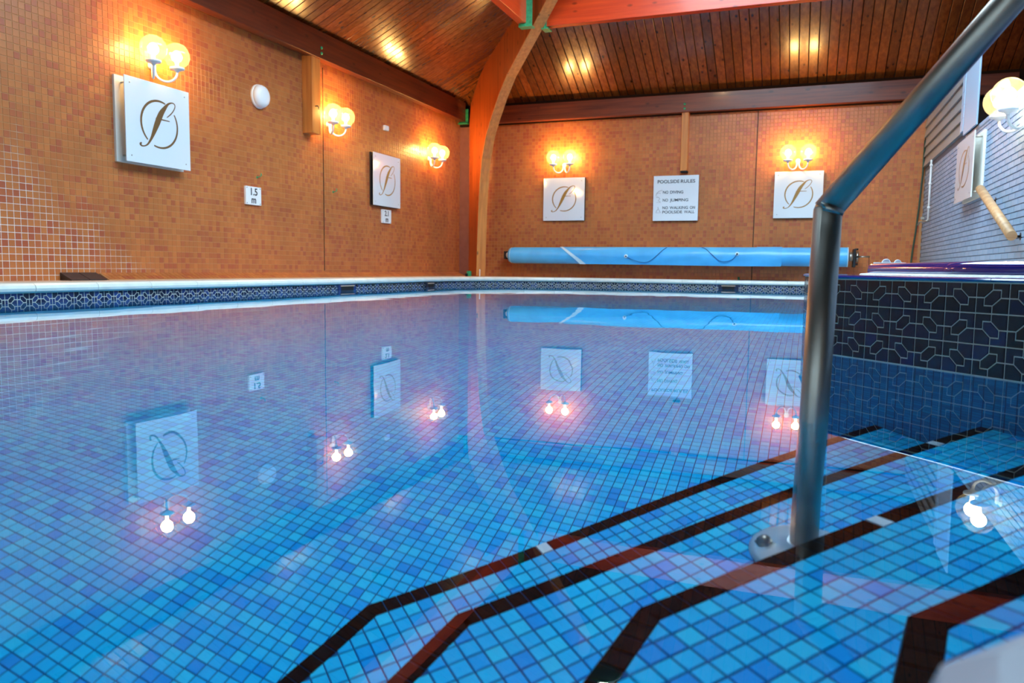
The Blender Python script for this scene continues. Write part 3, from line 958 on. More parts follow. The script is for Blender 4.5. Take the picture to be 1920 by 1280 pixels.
for k in range(2):
    y0 = -2.76-0.150*(k+1)
    o = prism('slate_slab', [(0.0, 0.0), (0.11, 0.0), (0.11, 0.008), (0.0, 0.056)], 0.0, 0.143, M['dark_slate'], tr, (Vector((0, y0, 0)), X3, Z3, Y3))

# ------------------------------------------------------------------ pool floor
def in_steps(x, y, margin=0.0):
    return None
NA = 79.0*math.pi/180
NB = 51.2*math.pi/180
dA = Vector((math.cos(NA), math.sin(NA))); dB = Vector((math.cos(NB), math.sin(NB)))
nA = Vector((dA.y, -dA.x)); nB = Vector((dB.y, -dB.x))     # pointing to the step side
def meet(p, d, q, e):
    t = ((q.x-p.x)*e.y-(q.y-p.y)*e.x)/(d.x*e.y-d.y*e.x)
    return p+d*t
KN = [meet(Vector(a), dB, Vector(b), dA) for a, b in (((4.713, -8.765), (4.129, -9.577)), ((4.827, -9.104), (4.398, -9.650)),
                                                      ((4.940, -9.454), (4.674, -9.850)), ((5.002, -9.862), (4.932, -9.985)))]
ZN = [-0.87, -0.615, -0.36, -0.105]
def hp(K, n, d=0.0): return (n.x, n.y, -(n.x*K.x+n.y*K.y)-d)
spa_hp = (N45.x, N45.y, -(N45.x*TA.x+N45.y*TA.y))           # keep the pool side of the spa face

pf = empty('pool_floor', (3.0, -5.0, FLOOR_Z))
tag(pf, 'blue glass mosaic pool floor in three shades of blue', 'pool floor', None, 'structure')
off = Vector((3.0, -5.0, FLOOR_Z))
nx = int((5.40-0.62)/P); ny = int(11.6/P)
gx, gy = np.meshgrid(0.62+(np.arange(nx)+0.5)*P, -0.35-(np.arange(ny)+0.5)*P)
gx = gx.ravel(); gy = gy.ravel()
cx_, cy_ = 2.22, -1.95
keep = ~((gx < cx_) & (gy > cy_) & ((gx-cx_)**2+(gy-cy_)**2 > 1.6**2))
stepin = ((gx-KN[0].x)*nA.x+(gy-KN[0].y)*nA.y > 0.06) & ((gx-KN[0].x)*nB.x+(gy-KN[0].y)*nB.y > 0.06)
keep &= ~stepin
gx, gy = gx[keep], gy[keep]
sc = view_size(np.stack([gx, gy, np.full(len(gx), FLOOR_Z)], 1), True)
split_tiles(pf, Vector((0, 0, FLOOR_Z))-off, X3, Y3, Z3, gx, gy, P/2-0.0010, 0.0016, 0.0008, M['pool_tile'], 300, sc)
o = prism('grout_bed', [(0.5, -13), (6.1, -13), (6.1, -0.2), (0.5, -0.2)], -0.06, 0.0, M['pool_grout'], pf)
o.location = (-3.0, 5.0, 0)

# ------------------------------------------------------------------ pool steps
st_ = empty('pool_steps', (4.8, -9.4, FLOOR_Z))
tag(st_, 'underwater mosaic steps with black nosing lines, angled beside the handrail', 'steps', None, 'structure')
off = Vector((4.8, -9.4, FLOOR_Z))
edge_hp = [(-Vector((CDIR.y, -CDIR.x)).x, -Vector((CDIR.y, -CDIR.x)).y, Vector((CDIR.y, -CDIR.x)).dot(Vector((CK.x, CK.y)))+0.02)]
NW = 0.0282
allp, alln = [], []
for k in range(4):
    K, zt = KN[k], ZN[k]
    # solid tread block
    big = [(3.0, -13.0), (7.0, -13.0), (7.0, -6.0), (3.0, -6.0)]
    body = clip_poly(big, [hp(K, nA), hp(K, nB), (spa_hp[0], spa_hp[1], spa_hp[2]+0.03)])
    prism('step_body', body, (FLOOR_Z if k == 0 else ZN[k-1]-0.02)-off.z, zt-off.z, M['pool_grout'], st_, (Vector((-off.x, -off.y, 0)), X3, Y3, Z3))
    # tread mosaic, cut to the nosing
    hps = [hp(K, nA, NW), hp(K, nB, NW), (spa_hp[0], spa_hp[1], spa_hp[2])]
    O2 = K+(nB*NW)
    lim_n = 0.34 if k < 3 else 0.75
    i0 = -50
    for i in range(i0, 80):
        for j in range(0, int(lim_n/P)+10):
            c = O2+dB*(i+0.5)*P+nB*(j+0.5)*P
            if k < 3:
                K2 = KN[k+1]
                if (c-K2).dot(nA) > 0.03 and (c-K2).dot(nB) > 0.03: continue
            else:
                q = Vector((c.x, c.y))
                if q.y < -10.9 or c.x > 5.9: continue
            if c.y < -10.75: continue
            if (c-K).dot(nA) < NW-P or (c-K).dot(nB) < NW-P: continue
            h2 = P/2-0.0010
            sq = [c+dB*a*h2+nB*b*h2 for a, b in ((-1, -1), (1, -1), (1, 1), (-1, 1))]
            sq = clip_poly([tuple(v) for v in sq], hps)
            if len(sq) >= 3 and area(sq) > P*P*0.06: allp.append((sq, zt, tuple(c)))
    # nosing tiles along both legs
    for dr, n_, cnt, sgn in ((dB, nB, 62, 1), (dA, nA, 40, -1)):
        for i in range(cnt):
            a = K+dr*sgn*(i*P*1.0+0.001); b = K+dr*sgn*((i+1)*P-0.001)
            if sgn < 0 and a.y < -10.7: break
            quad = [tuple(a), tuple(b), tuple(b+n_*NW), tuple(a+n_*NW)]
            quad = clip_poly(quad, [spa_hp, hp(K, nA if dr is dB else nB)])
            if len(quad) >= 3 and area(quad) > P*P*0.1: alln.append((quad, zt, i, k, sgn))
    # riser face mosaic (seen only from the deep side)
cs = np.array([(c[0], c[1], z) for _, z, c in allp])
sc = view_size(cs, True)
order = np.argsort(-sc)
vs, fs, tn = [], [], []
for rank, i in enumerate(order):
    poly, zt, c = allp[i]
    if rank < 300:
        O = Vector((c[0], c[1], zt+0.0004))
        v2, f2, t2 = [], [], []
        raised_poly(v2, f2, t2, [(x-c[0], y-c[1]) for x, y in poly], Vector(), X3, Y3, Z3, 0.0016, 0.0008, 0.0)
        me = mesh_from('tile', v2, f2, M['pool_tile'])
        o = link('tile', me, None, st_); o.location = O-off
    else:
        raised_poly(vs, fs, tn, poly, Vector((0, 0, zt+0.0004))-off, X3, Y3, Z3, 0.0016, 0.0008, random.random())
o = link('small_tiles', mesh_from('small_tiles', vs, fs, M['pool_tile'], tn), None, st_); o['kind'] = 'stuff'
PALE = {(0, 1, 13), (1, 1, 42), (2, 1, 15)}
vs, fs, tn = [], [], []
cnt = 0
for quad, zt, i, k, sgn in alln:
    cx0 = sum(p[0] for p in quad)/len(quad); cy0 = sum(p[1] for p in quad)/len(quad)
    mat = M['pale_tile'] if (k, sgn, i) in PALE else M['nosing']
    if cnt < 300:
        v2, f2, t2 = [], [], []
        raised_poly(v2, f2, t2, [(x-cx0, y-cy0) for x, y in quad], Vector(), X3, Y3, Z3, 0.0024, 0.0006, 0.0)
        o = link('nosing_tile', mesh_from('nosing_tile', v2, f2, mat), None, st_)
        o.location = Vector((cx0, cy0, zt+0.0006))-off
        cnt += 1
    else:
        raised_poly(vs, fs, tn, quad, Vector((0, 0, zt+0.0006))-off, X3, Y3, Z3, 0.0024, 0.0006, 0.0)
if vs:
    o = link('nosing_tiles', mesh_from('nosing_tiles', vs, fs, M['nosing'], tn), None, st_); o['kind'] = 'stuff'
# riser mosaic
for k in range(4):
    K = KN[k]
    z0 = FLOOR_Z if k == 0 else ZN[k-1]
    A1 = K-dA*1.4; B1 = K+dB*1.7
    nm = wall_strip('riser', [(A1.x-nA.x*0.001, A1.y-nA.y*0.001), (K.x-0.001, K.y), (B1.x-nB.x*0.001, B1.y-nB.y*0.001)], z0, ZN[k], M['mosaic_sheet'], st_)
    nm.location = -off

# ------------------------------------------------------------------ raised spa block
sp = empty('spa_tub', (5.3, -7.9, 0.0))
tag(sp, 'raised spa block clad in navy patterned tiles with cobalt glazed rim', 'spa', None, 'structure')
off = Vector((5.3, -7.9, 0.0))
zt = 0.2165
foot = [(TA.x, TA.y), (SPA_END.x, SPA_END.y), (6.12, -9.55), (6.12, -6.3), (5.35, -6.3), (TB.x, TB.y)]
def inset_foot(d):
    # shift the three visible sides inwards by d
    A = TA-N45*d
    nL = Vector((-(TB-TA).normalized().y, (TB-TA).normalized().x, 0))
    if nL.dot(X3) > 0: nL = -nL
    return [(x-off.x, y-off.y) for x, y in foot] if d == 0 else None
prism('spa_body', [(x-off.x, y-off.y) for x, y in foot], -0.002, zt, M['deco_grout'], sp)
# front face pieces, each its own object
PU, PV = 0.0803, 0.0718
z_oct = 0.1448
cnt = 0
def spa_pieces(A, U, N, s_oct, smax, nrow, first):
    global cnt
    O = A+N*0.0006
    i0 = -int(s_oct/PU)-1
    vs, fs, tn = [], [], []
    for i in range(i0, int((smax-s_oct)/PU)+1):
        for j in range(-2, 1):
            for q in deco_cell(i, j):
                q = [((x*PU+s_oct), y*PV+z_oct) for x, y in q]
                q = shrink(q, 0.0013)
                q = clip_poly(q, [(1, 0, -0.002), (-1, 0, smax-0.002), (0, -1, zt-0.0035), (0, 1, -0.001)])
                if len(q) < 3 or area(q) < 2e-5: continue
                if first:
                    cx0 = sum(p[0] for p in q)/len(q); cy0 = sum(p[1] for p in q)/len(q)
                    v2, f2, t2 = [], [], []
                    raised_poly(v2, f2, t2, [(x-cx0, y-cy0) for x, y in q], Vector(), U, Z3, N, 0.0016, 0.0007, 0.0)
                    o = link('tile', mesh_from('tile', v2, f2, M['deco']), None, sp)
                    o.location = O+U*cx0+Z3*cy0-off
                    cnt += 1
                else:
                    raised_poly(vs, fs, tn, q, O-off, U, Z3, N, 0.0016, 0.0007, random.random())
    if vs:
        o = link('small_tiles', mesh_from('small_tiles', vs, fs, M['deco'], tn), None, sp); o['kind'] = 'stuff'
spa_pieces(TA, E45, N45, 0.2007, 1.40, 3, True)
UL = (TB-TA).normalized(); NL = Vector((-UL.y, UL.x, 0)); NL = NL if NL.x < 0 else -NL
spa_pieces(TA, UL, NL, 0.06, (TB-TA).length, 3, False)
# cobalt bullnose coping tiles round the top
def bull_run(A, B, N, step, w, zlo, zhi, mat, name):
    U = (B-A).normalized(); L = (B-A).length
    prof = [(0.0, zlo), (0.006, zlo), (0.010, zlo+(zhi-zlo)*0.45), (0.007, zhi-0.002), (0.0, zhi), (-w, zhi), (-w, zlo)]
    s = 0.0
    while s < L-0.01:
        e = min(s+step, L)
        c = A+U*(s+e)/2
        bm = bmesh.new()
        r = [[bm.verts.new(U*(t-(s+e)/2)+N*a+Z3*b) for a, b in prof] for t in (s+0.0007, e-0.0007)]
        n = len(prof)
        for i in range(n): bm.faces.new((r[0][i], r[0][(i+1) % n], r[1][(i+1) % n], r[1][i]))
        bm.faces.new(r[0][::-1]); bm.faces.new(r[1])
        o = bm_obj(name, bm, mat, sp)
        o.location = c-off
        s = e
bull_run(TA, SPA_END, N45, 0.16, 0.24, zt, zt+0.0095, M['blue_glaze'], 'coping_tile')
bull_run(TA+UL*0.0, TB, NL, 0.16, 0.20, zt, zt+0.0092, M['blue_glaze'], 'coping_tile')
# upper rim: a second, set back kerb with rounded corner
RA = TA-N45*0.27+E45*0.16
RB = RA-N45*0.0+E45*1.2
RC = Vector((5.075, -7.30, 0))
prof_r = [(0.0, 0.226), (0.006, 0.238), (0.004, 0.256), (-0.008, 0.2665), (-0.02, 0.268)]
path = [RB]
for t in np.linspace(0, 1, 9):
    # quadratic round at RA
    p0 = RA+E45*0.09; p2 = RA+(RC-RA).normalized()*0.09
    path.append(p0*(1-t)**2+RA*2*t*(1-t)+p2*t*t)
path.append(RC)
bm = bmesh.new()
rows = []
for i, p in enumerate(path):
    d = (path[min(i+1, len(path)-1)]-path[max(i-1, 0)]).normalized()
    n = Vector((d.y, -d.x, 0))
    if n.dot(Vector((5.6, -7.7, 0))-p) > 0: n = -n
    rows.append([bm.verts.new(p+n*a+Z3*b-off) for a, b in prof_r])
for a, b in zip(rows, rows[1:]):
    for j in range(len(prof_r)-1): bm.faces.new((a[j], a[j+1], b[j+1], b[j]))
far = [bm.verts.new(Vector((6.0, -6.6, 0.268))-off), bm.verts.new(Vector((6.0, -8.6, 0.268))-off)]
bm.faces.new([r[-1] for r in rows]+far)
o = bm_obj('rim', bm, M['blue_glaze'], sp, True)
# lime scaled joint at the rim's foot
bm = bmesh.new()
rows = []
for i, p in enumerate(path):
    d = (path[min(i+1, len(path)-1)]-path[max(i-1, 0)]).normalized()
    n = Vector((d.y, -d.x, 0))
    if n.dot(Vector((5.6, -7.7, 0))-p) > 0: n = -n
    rows.append([bm.verts.new(p+n*a+Z3*b-off) for a, b in ((-0.01, 0.2262), (0.035, 0.2262), (0.030, 0.2300), (-0.01, 0.2335))])
for a, b in zip(rows, rows[1:]):
    for j in range(4): bm.faces.new((a[j], a[(j+1) % 4], b[(j+1) % 4], b[j]))
bm_obj('scaled_joint', bm, M['lime'], sp)
# white fitting lying on the rim
ft = empty('float_clip', (5.145, -7.27, 0.268))
ft.scale = (0.6, 0.6, 0.6)
tag(ft, 'small white plastic fitting with two round lugs on the spa rim', 'fitting')
box('base', (-0.09, -0.02, 0.0), (0.10, 0.02, 0.009), M['white_plastic'], ft, 0.003)
for x, r in ((-0.015, 0.026), (0.052, 0.021)):
    o = link('lug', lathe_mesh('lug', [(r*0.9, -0.012), (r, -0.008), (r, 0.008), (r*0.9, 0.012)], M['white_plastic'], 20, '-y'), None, ft)
    o.location = (x, 0, 0.007)

# ------------------------------------------------------------------ water
wt = [(0.62, -13.0)]+[tuple(p) for p in far_path[1:]]+[(5.40, -6.6), (TB.x, TB.y), (TA.x, TA.y), (SPA_END.x, SPA_END.y), (END.x, END.y), (CK.x, CK.y), near_path[0]]
me = mesh_from('pool_water', [(x, y, 0.0) for x, y in wt], [tuple(range(len(wt)))[::-1]], M['water'])
if me.polygons[0].normal.z < 0: me.flip_normals()
o = link('pool_water', me)
tag(o, 'still clear water filling the pool, mirroring the far walls', 'water', None, 'structure')

# ------------------------------------------------------------------ handrail in the pool
J = Vector((4.8785, -9.282, 0.333))
hr = empty('pool_handrail', (4.868, -9.318, -0.615))
tag(hr, 'stainless steel handrail standing on the pool steps and rising to the upper right', 'handrail')
off = Vector((4.868, -9.318, -0.615))
Rr = 0.0215
pm = link('post', tube_mesh('post', [Vector((4.866, -9.322, -0.610))-off, Vector((4.872, -9.315, 0.0))-off, J-off+Vector((0, 0, 0.0))], Rr, M['steel'], 28), None, hr)
Dq = CAM+(fw+r2*(1895-960)/F_PX+u2*(640-0)/F_PX)*1.12
dirn = (Dq-J).normalized()
K2 = J+dirn*0.80
link('rail', tube_mesh('rail', [J-off-dirn*0.004, K2-off], Rr, M['steel'], 28), None, hr)
wj = link('weld', tube_mesh('weld', [J-off-Vector((0, 0, 0.006)), J-off+dirn*0.006], Rr*1.03, M['steel'], 28), None, hr)
K3 = K2+Vector((0.25, -0.10, 0.02)); K4 = Vector((K3.x+0.06, K3.y-0.03, DECK+0.002))
link('rail_return', tube_mesh('rail_return', [K2-off, K2+(K3-K2)*0.6+Vector((0, 0, 0.03))-off, K3-off, K4-off], Rr, M['steel'], 20), None, hr)
fo = link('base_flange', lathe_mesh('base_flange', [(0.082, 0.0), (0.082, 0.003), (0.074, 0.010), (0.045, 0.020), (0.026, 0.030), (0.024, 0.034)], M['steel_plate'], 40), None, hr)
fo.location = (-0.003, -0.003, 0.004)
for t in (180, 0):
    o = link('bolt', lathe_mesh('bolt', [(0.016, 0.0), (0.015, 0.003), (0.0125, 0.004), (0.0125, 0.011), (0.008, 0.018), (0.002, 0.020)], M['steel'], 6), None, fo)
    o.location = (0.058*math.cos(math.radians(t)), 0.058*math.sin(math.radians(t)), 0.014)

# ------------------------------------------------------------------ wall lights
def arm_pts(sx):
    # leaves the wall plate, dips and curls up under the globe
    pts = []
    for t in np.linspace(0, 1, 15):
        th = math.pi*t
        rr = 1-math.cos(th)
        x = sx*(0.012+0.053*rr)
        y = -(0.03+0.06*rr)
        z = -0.125-0.062*math.sin(th)*1.25+0.0
        pts.append((x, y, z))
    p0 = pts[0]; p1 = pts[-1]
    return [(p0[0], p0[1], p0[2]+0.05)]+pts+[(p1[0], p1[1], p1[2]+0.02)]
def make_sconce():
    r = empty('wall_light')
    link('wall_plate', lathe_mesh('wall_plate', [(0.032, 0.0), (0.032, 0.008), (0.020, 0.02), (0.014, 0.034)], M['white_enamel'], 20, '-y'), None, r).location = (0, 0, -0.09)
    for sx in (-1, 1):
        link('arm', tube_mesh('arm', arm_pts(sx), 0.0095, M['white_enamel'], 10), None, r)
        gx_, gy_ = sx*0.118, -0.15
        o = link('globe_holder', lathe_mesh('globe_holder', [(0.012, -0.125), (0.020, -0.112), (0.050, -0.106), (0.056, -0.100), (0.056, -0.090), (0.045, -0.086), (0.020, -0.084)], M['white_enamel'], 24), None, r)
        o.location = (gx_, gy_, 0)
        gb_ = link('glass_globe', None, None, r) if False else None
        prof = [(0.040, -0.0895)]+[(0.098*math.sin(a), -0.098*math.cos(a)) for a in np.linspace(0.46, math.pi-0.02, 18)]
        o = link('glass_globe', lathe_mesh('glass_globe', prof, M['globe'], 32), None, r); o.location = (gx_, gy_, 0)
        b = link('bulb', lathe_mesh('bulb', [(0.012, -0.075), (0.013, -0.045), (0.020, -0.030), (0.030, -0.005), (0.032, 0.010), (0.027, 0.026), (0.014, 0.037), (0.003, 0.040)], M['bulb'], 16), None, o)
    return r
def copy_tree(o, parent=None):
    c = o.copy(); C.objects.link(c); c.parent = parent
    for chd in o.children: copy_tree(chd, c)
    return c
sconces = [((0.0, -5.795, 1.855), math.pi/2, 'twin globe wall light above the leftmost logo sign'),
           ((0.0, -3.40, 1.82), math.pi/2, 'twin globe wall light beside the hanging post on the left wall'),
           ((0.0, -1.03, 1.775), math.pi/2, 'twin globe wall light on the left wall nearest the curved arch'),
           ((1.605, 0.0, 1.765), 0.0, 'twin globe wall light above the logo sign next to the arch on the far wall'),
           ((4.68, 0.0, 1.71), 0.0, 'twin globe wall light above the far wall sign beside the handrail'),
           ((XR, -4.80, 1.345), -math.pi/2, 'twin globe wall light on the pale blue brick wall')]
proto = make_sconce()
for i, (loc, rz, lab) in enumerate(sconces):
    o = proto if i == 0 else copy_tree(proto)
    o.location = loc; o.rotation_euler = (0, 0, rz)
    tag(o, lab, 'wall light', 'twin globe wall lights')
    Rz = Matrix.Rotation(rz, 3, 'Z')
    for sx in (-1, 1):
        ld = bpy.data.lights.new('lamp_light', 'POINT')
        ld.energy = LAMP_W*(0.45 if i == 5 else 1.0); ld.color = LAMP_COL if i < 5 else (1.0, 0.78, 0.42); ld.shadow_soft_size = 0.045
        lo = bpy.data.objects.new('lamp_light', ld); C.objects.link(lo)
        lo.location = Vector(loc)+Rz @ Vector((sx*0.118, -0.15, 0.01))

# ------------------------------------------------------------------ signs
def stroke(bm, pts, wds, mat_i=0, z=0.0):
    """ribbon of varying width in xz plane facing -y"""
    n = len(pts)
    L, R = [], []
    for i in range(n):
        a = Vector(pts[max(i-1, 0)]); b = Vector(pts[min(i+1, n-1)])
        d = (b-a).normalized(); nn2 = Vector((-d.y, d.x))
        p = Vector(pts[i]); w = wds[i]/2
        L.append(bm.verts.new((p.x+nn2.x*w, z, p.y+nn2.y*w))); R.append(bm.verts.new((p.x-nn2.x*w, z, p.y-nn2.y*w)))
    for i in range(n-1): bm.faces.new((R[i], R[i+1], L[i+1], L[i]))
def catmull(pts, k=6):
    out = []
    n = len(pts)
    for i in range(n-1):
        p0, p1, p2, p3 = (Vector(pts[max(i-1, 0)]), Vector(pts[i]), Vector(pts[i+1]), Vector(pts[min(i+2, n-1)]))
        for j in range(k):
            t = j/k
            out.append(0.5*((2*p1)+(p2-p0)*t+(2*p0-5*p1+4*p2-p3)*t*t+(3*p1-p0-3*p2+p3)*t**3))
    out.append(Vector(pts[-1]))
    return out
def logo_mesh(mat, k=1.0):
    """script f inside a broken ring, unit square centred on (0,0)"""
    bm = bmesh.new()
    sx, sy = 608.0, 635.0
    q = lambda x, y, w: (((x-155)/sx-0.5), ((1142-y)/sy-0.5), w/sx)
    for a0, a1, wm in ((70, 228, 17), (34, -110, 15)):
        pts, wd = [], []
        for t in np.linspace(0, 1, 30):
            a = math.radians(a0+(a1-a0)*t)
            pts.append(((465+172*math.cos(a)-155)/sx-0.5, (1142-(820-180*math.sin(a)))/sy-0.5))
            wd.append((9+(wm-9)*math.sin(math.pi*t)**0.6)*k/sx)
        stroke(bm, pts, wd)
    main = [(292, 985, 9), (280, 998, 16), (296, 1010, 10), (325, 1004, 9), (352, 984, 13), (385, 935, 20), (415, 872, 34), (445, 806, 44), (478, 738, 42), (512, 690, 30), (552, 645, 15), (590, 628, 8), (614, 634, 8), (618, 655, 8), (600, 690, 8), (572, 722, 8), (536, 752, 6)]
    m = catmull([q(*p) for p in main], 5)
    stroke(bm, [(p.x, p.y) for p in m], [max(p.z, 0.004)*k for p in m], 0, -0.0003)
    bar = [q(428, 778, 7), q(500, 778, 9), q(562, 778, 6)]
    stroke(bm, [(p[0], p[1]) for p in bar], [p[2]*k for p in bar], 0, -0.0006)
    bm.normal_update()
    me = bpy.data.meshes.new('emblem')
    bm.to_mesh(me); bm.free()
    for p_ in me.polygons:
        pass
    me.materials.append(mat)
    return me
logo_b, logo_g = logo_mesh(M['bronze'], 1.1), logo_mesh(M['gold'], 1.0)
def text_mesh(txt, size, mat, align='LEFT', name='lettering', squash=1.0, bold=0.0007):
    cu_ = bpy.data.curves.new('t', 'FONT')
    cu_.body = txt; cu_.size = size; cu_.align_x = align; cu_.align_y = 'CENTER'; cu_.extrude = 0.0006
    cu_.offset = bold
    ob = bpy.data.objects.new('t', cu_); C.objects.link(ob)
    bpy.context.view_layer.update()
    me = bpy.data.meshes.new_from_object(ob.evaluated_get(bpy.context.evaluated_depsgraph_get()))
    bpy.data.objects.remove(ob); bpy.data.curves.remove(cu_)
    me.transform(Matrix(((squash, 0, 0, 0), (0, 0, -1, 0), (0, 1, 0, 0), (0, 0, 0, 1))))
    me.materials.clear(); me.materials.append(mat)
    me.name = name
    return me
def screws(parent, w, h, y):
    me = lathe_mesh('screw', [(0.0055, 0.0), (0.0055, 0.002), (0.003, 0.003)], M['steel'], 10, '-y')
    for sx in (-1, 1):
        for sz in (-1, 1):
            o = link('screw', me, None, parent); o.location = (sx*(w/2-0.045*w/0.6), y, sz*(h/2-0.045*h/0.6))
def logo_sign(loc, rz, w, h, stand, logo, label, back_dx=0.0, bw=None, bh=None):
    r = empty('logo_sign', loc, rz)
    tag(r, label, 'sign', 'square logo signs')
    bw = bw or w; bh = bh or h
    box('backing_board', (-bw/2+back_dx, -0.022, -bh/2), (bw/2+back_dx, 0.0, bh/2), M['backer'] if back_dx else M['dark_metal'], r, 0.002)
    box('panel', (-w/2, -stand, -h/2), (w/2, -stand+0.008, h/2), M['acrylic'], r, 0.0015)
    for sx in (-1, 1):
        for sz in (-1, 1):
            o = link('spacer', lathe_mesh('spacer', [(0.007, 0.0), (0.007, stand-0.008)], M['steel'], 10, '-y'), None, r)
            o.location = (sx*(w/2-0.045), 0, sz*(h/2-0.045))
    screws(r, w, h, -stand)
    o = link('emblem', logo, None, r); o.location = (0, -stand-0.0006, 0); o.scale = (w, 1, h)
    return r
PI2 = math.pi/2
logo_sign((0.0, -5.827, 1.303), PI2, 0.640, 0.624, 0.10, logo_b, 'largest white logo sign with brown script letter, leftmost on the left wall', -0.005, 0.665, 0.632)
logo_sign((0.0, -2.232, 1.260), PI2, 0.645, 0.612, 0.055, logo_g, 'white logo sign with gold script letter above the 2.1 m depth plate')
logo_sign((1.616, 0.0, 1.200), 0.0, 0.600, 0.590, 0.05, logo_g, 'white logo sign with gold script letter on the far wall next to the arch')
logo_sign((4.700, 0.0, 1.198), 0.0, 0.580, 0.582, 0.05, logo_g, 'white glossy logo sign on the far wall beside the handrail')
rs = logo_sign((XR, -3.11, 1.100), -PI2, 0.76, 0.52, 0.085, logo_b, 'grey logo sign on the pale blue brick wall', 0.012)
def depth_sign(loc, rz, w, h, a, b, label, sz):
    r = empty('depth_sign', loc, rz)
    tag(r, label, 'sign', 'depth plates')
    box('plate', (-w/2, -0.022, -h/2), (w/2, 0.0, h/2), M['white_plastic'], r, 0.002)
    t = link('lettering', text_mesh(a, sz, M['ink'], 'CENTER', bold=0.0015), None, r); t.location = (0, -0.0235, h*0.20)
    t = link('lettering', text_mesh(b, sz, M['ink'], 'CENTER', bold=0.0015), None, r); t.location = (0, -0.0235, -h*0.24)
    screws(r, w, h, -0.022)
    return r
depth_sign((0.0, -4.637, 0.870), PI2, 0.215, 0.166, '1.5', 'm', 'white depth plate reading 1.5 m on the left wall', 0.092)
depth_sign((0.0, -2.187, 0.840), PI2, 0.215, 0.162, '2.1', 'm', 'white depth plate reading 2.1 m under the left wall logo sign', 0.09)
r = empty('rules_sign', (3.168, 0.0, 1.185))
tag(r, 'white poolside rules sign under the slim hanging post', 'sign')
box('backing_board', (-0.295, -0.02, -0.295), (0.295, 0.0, 0.295), M['dark_metal'], r, 0.002)
box('panel', (-0.297, -0.05, -0.297), (0.297, -0.042, 0.297), M['acrylic'], r, 0.0015)
for sx in (-1, 1):
    for sz in (-1, 1):
        o = link('spacer', lathe_mesh('spacer', [(0.007, 0.0), (0.007, 0.042)], M['steel'], 10, '-y'), None, r); o.location = (sx*0.25, 0, sz*0.25)
def put_text(txt, x0, x1, z, size):
    me = text_mesh(txt, size, M['ink'])
    xs = [v.co.x for v in me.vertices]
    wd = max(xs)-min(xs)
    t = link('lettering', me, None, r)
    t.location = (x0-min(xs)*(x1-x0)/wd, -0.0515, z); t.scale = ((x1-x0)/wd, 1, 1)
# positions read as fractions of the panel
u = lambda f: -0.297+0.594*f
for words, z_, size_ in (((('POOLSIDE', .09, .575), ('RULES', .605, .92)), .865, 0.062), ((('NO', .215, .335), ('DIVING', .375, .665)), .63, 0.052),
                         ((('NO', .215, .335), ('JUMPING', .375, .78)), .455, 0.052), ((('NO', .215, .335), ('WALKING', .375, .78), ('ON', .82, .935)), .285, 0.052),
                         ((('POOLSIDE', .215, .655), ('WALL', .695, .925)), .19, 0.052)):
    for w_, a_, b_ in words: put_text(w_, u(a_), u(b_), u(z_), size_)
def picto(pts_list, name='pictogram'):
    bm = bmesh.new()
    for pts, w in pts_list: stroke(bm, pts, [w]*len(pts))
    me = bpy.data.meshes.new(name); bm.to_mesh(me); bm.free(); me.materials.append(M['grey_ink'])
    o = link(name, me, None, r); o.location = (0, -0.0515, 0)
picto([([(u(.06), u(.56)), (u(.08), u(.62)), (u(.13), u(.66)), (u(.20), u(.68))], 0.008), ([(u(.07), u(.60)), (u(.12), u(.62)), (u(.17), u(.61))], 0.006), ([(u(.05), u(.545)), (u(.10), u(.545))], 0.004)])
picto([([(u(.07), u(.52)), (u(.12), u(.525)), (u(.15), u(.49)), (u(.11), u(.45)), (u(.16), u(.42))], 0.008), ([(u(.07), u(.41)), (u(.17), u(.41))], 0.004)])
picto([([(u(.11), u(.31)), (u(.12), u(.27)), (u(.09), u(.23)), (u(.07), u(.19))], 0.008), ([(u(.12), u(.27)), (u(.15), u(.22)), (u(.17), u(.19))], 0.007), ([(u(.06), u(.18)), (u(.18), u(.18))], 0.004)])

# round bulkhead light, small socket, wall hooks
e = empty('bulkhead_light', (0.0, -4.525, 1.79), PI2)
tag(e, 'round white bulkhead light on the left wall', 'light')
link('base', lathe_mesh('base', [(0.108, 0.0), (0.110, 0.012), (0.106, 0.026)], M['white_plastic'], 32, '-y'), None, e)
link('diffuser', lathe_mesh('diffuser', [(0.104, 0.024), (0.102, 0.045), (0.090, 0.068), (0.060, 0.082), (0.020, 0.087)], M['white_plastic'], 32, '-y'), None, e)
e = empty('junction_box', (0.0, -2.19, 1.895), PI2)
tag(e, 'small white junction box high on the left wall', 'socket')
box('box_body', (-0.045, -0.03, -0.03), (0.045, 0.0, 0.03), M['white_plastic'], e, 0.004)
box('cover', (-0.038, -0.034, -0.024), (0.038, -0.03, 0.024), M['white_enamel'], e, 0.001)
for loc, lab in (((0.0, -4.56, 1.048), 'small green steel wall hook above the 1.5 m plate'), ((0.0, -3.31, 1.03), 'small green wall hook beside the black joint')):
    e = empty('wall_hook', loc, PI2)
    tag(e, lab, 'hook')
    link('plate', lathe_mesh('plate', [(0.012, 0.0), (0.011, 0.005)], M['green'], 12, '-y'), None, e)
    link('hook', tube_mesh('hook', [(0, -0.004, 0), (0.004, -0.03, 0.004), (0.010, -0.045, 0.02), (0.016, -0.035, 0.036)], 0.0045, M['green'], 8), None, e)

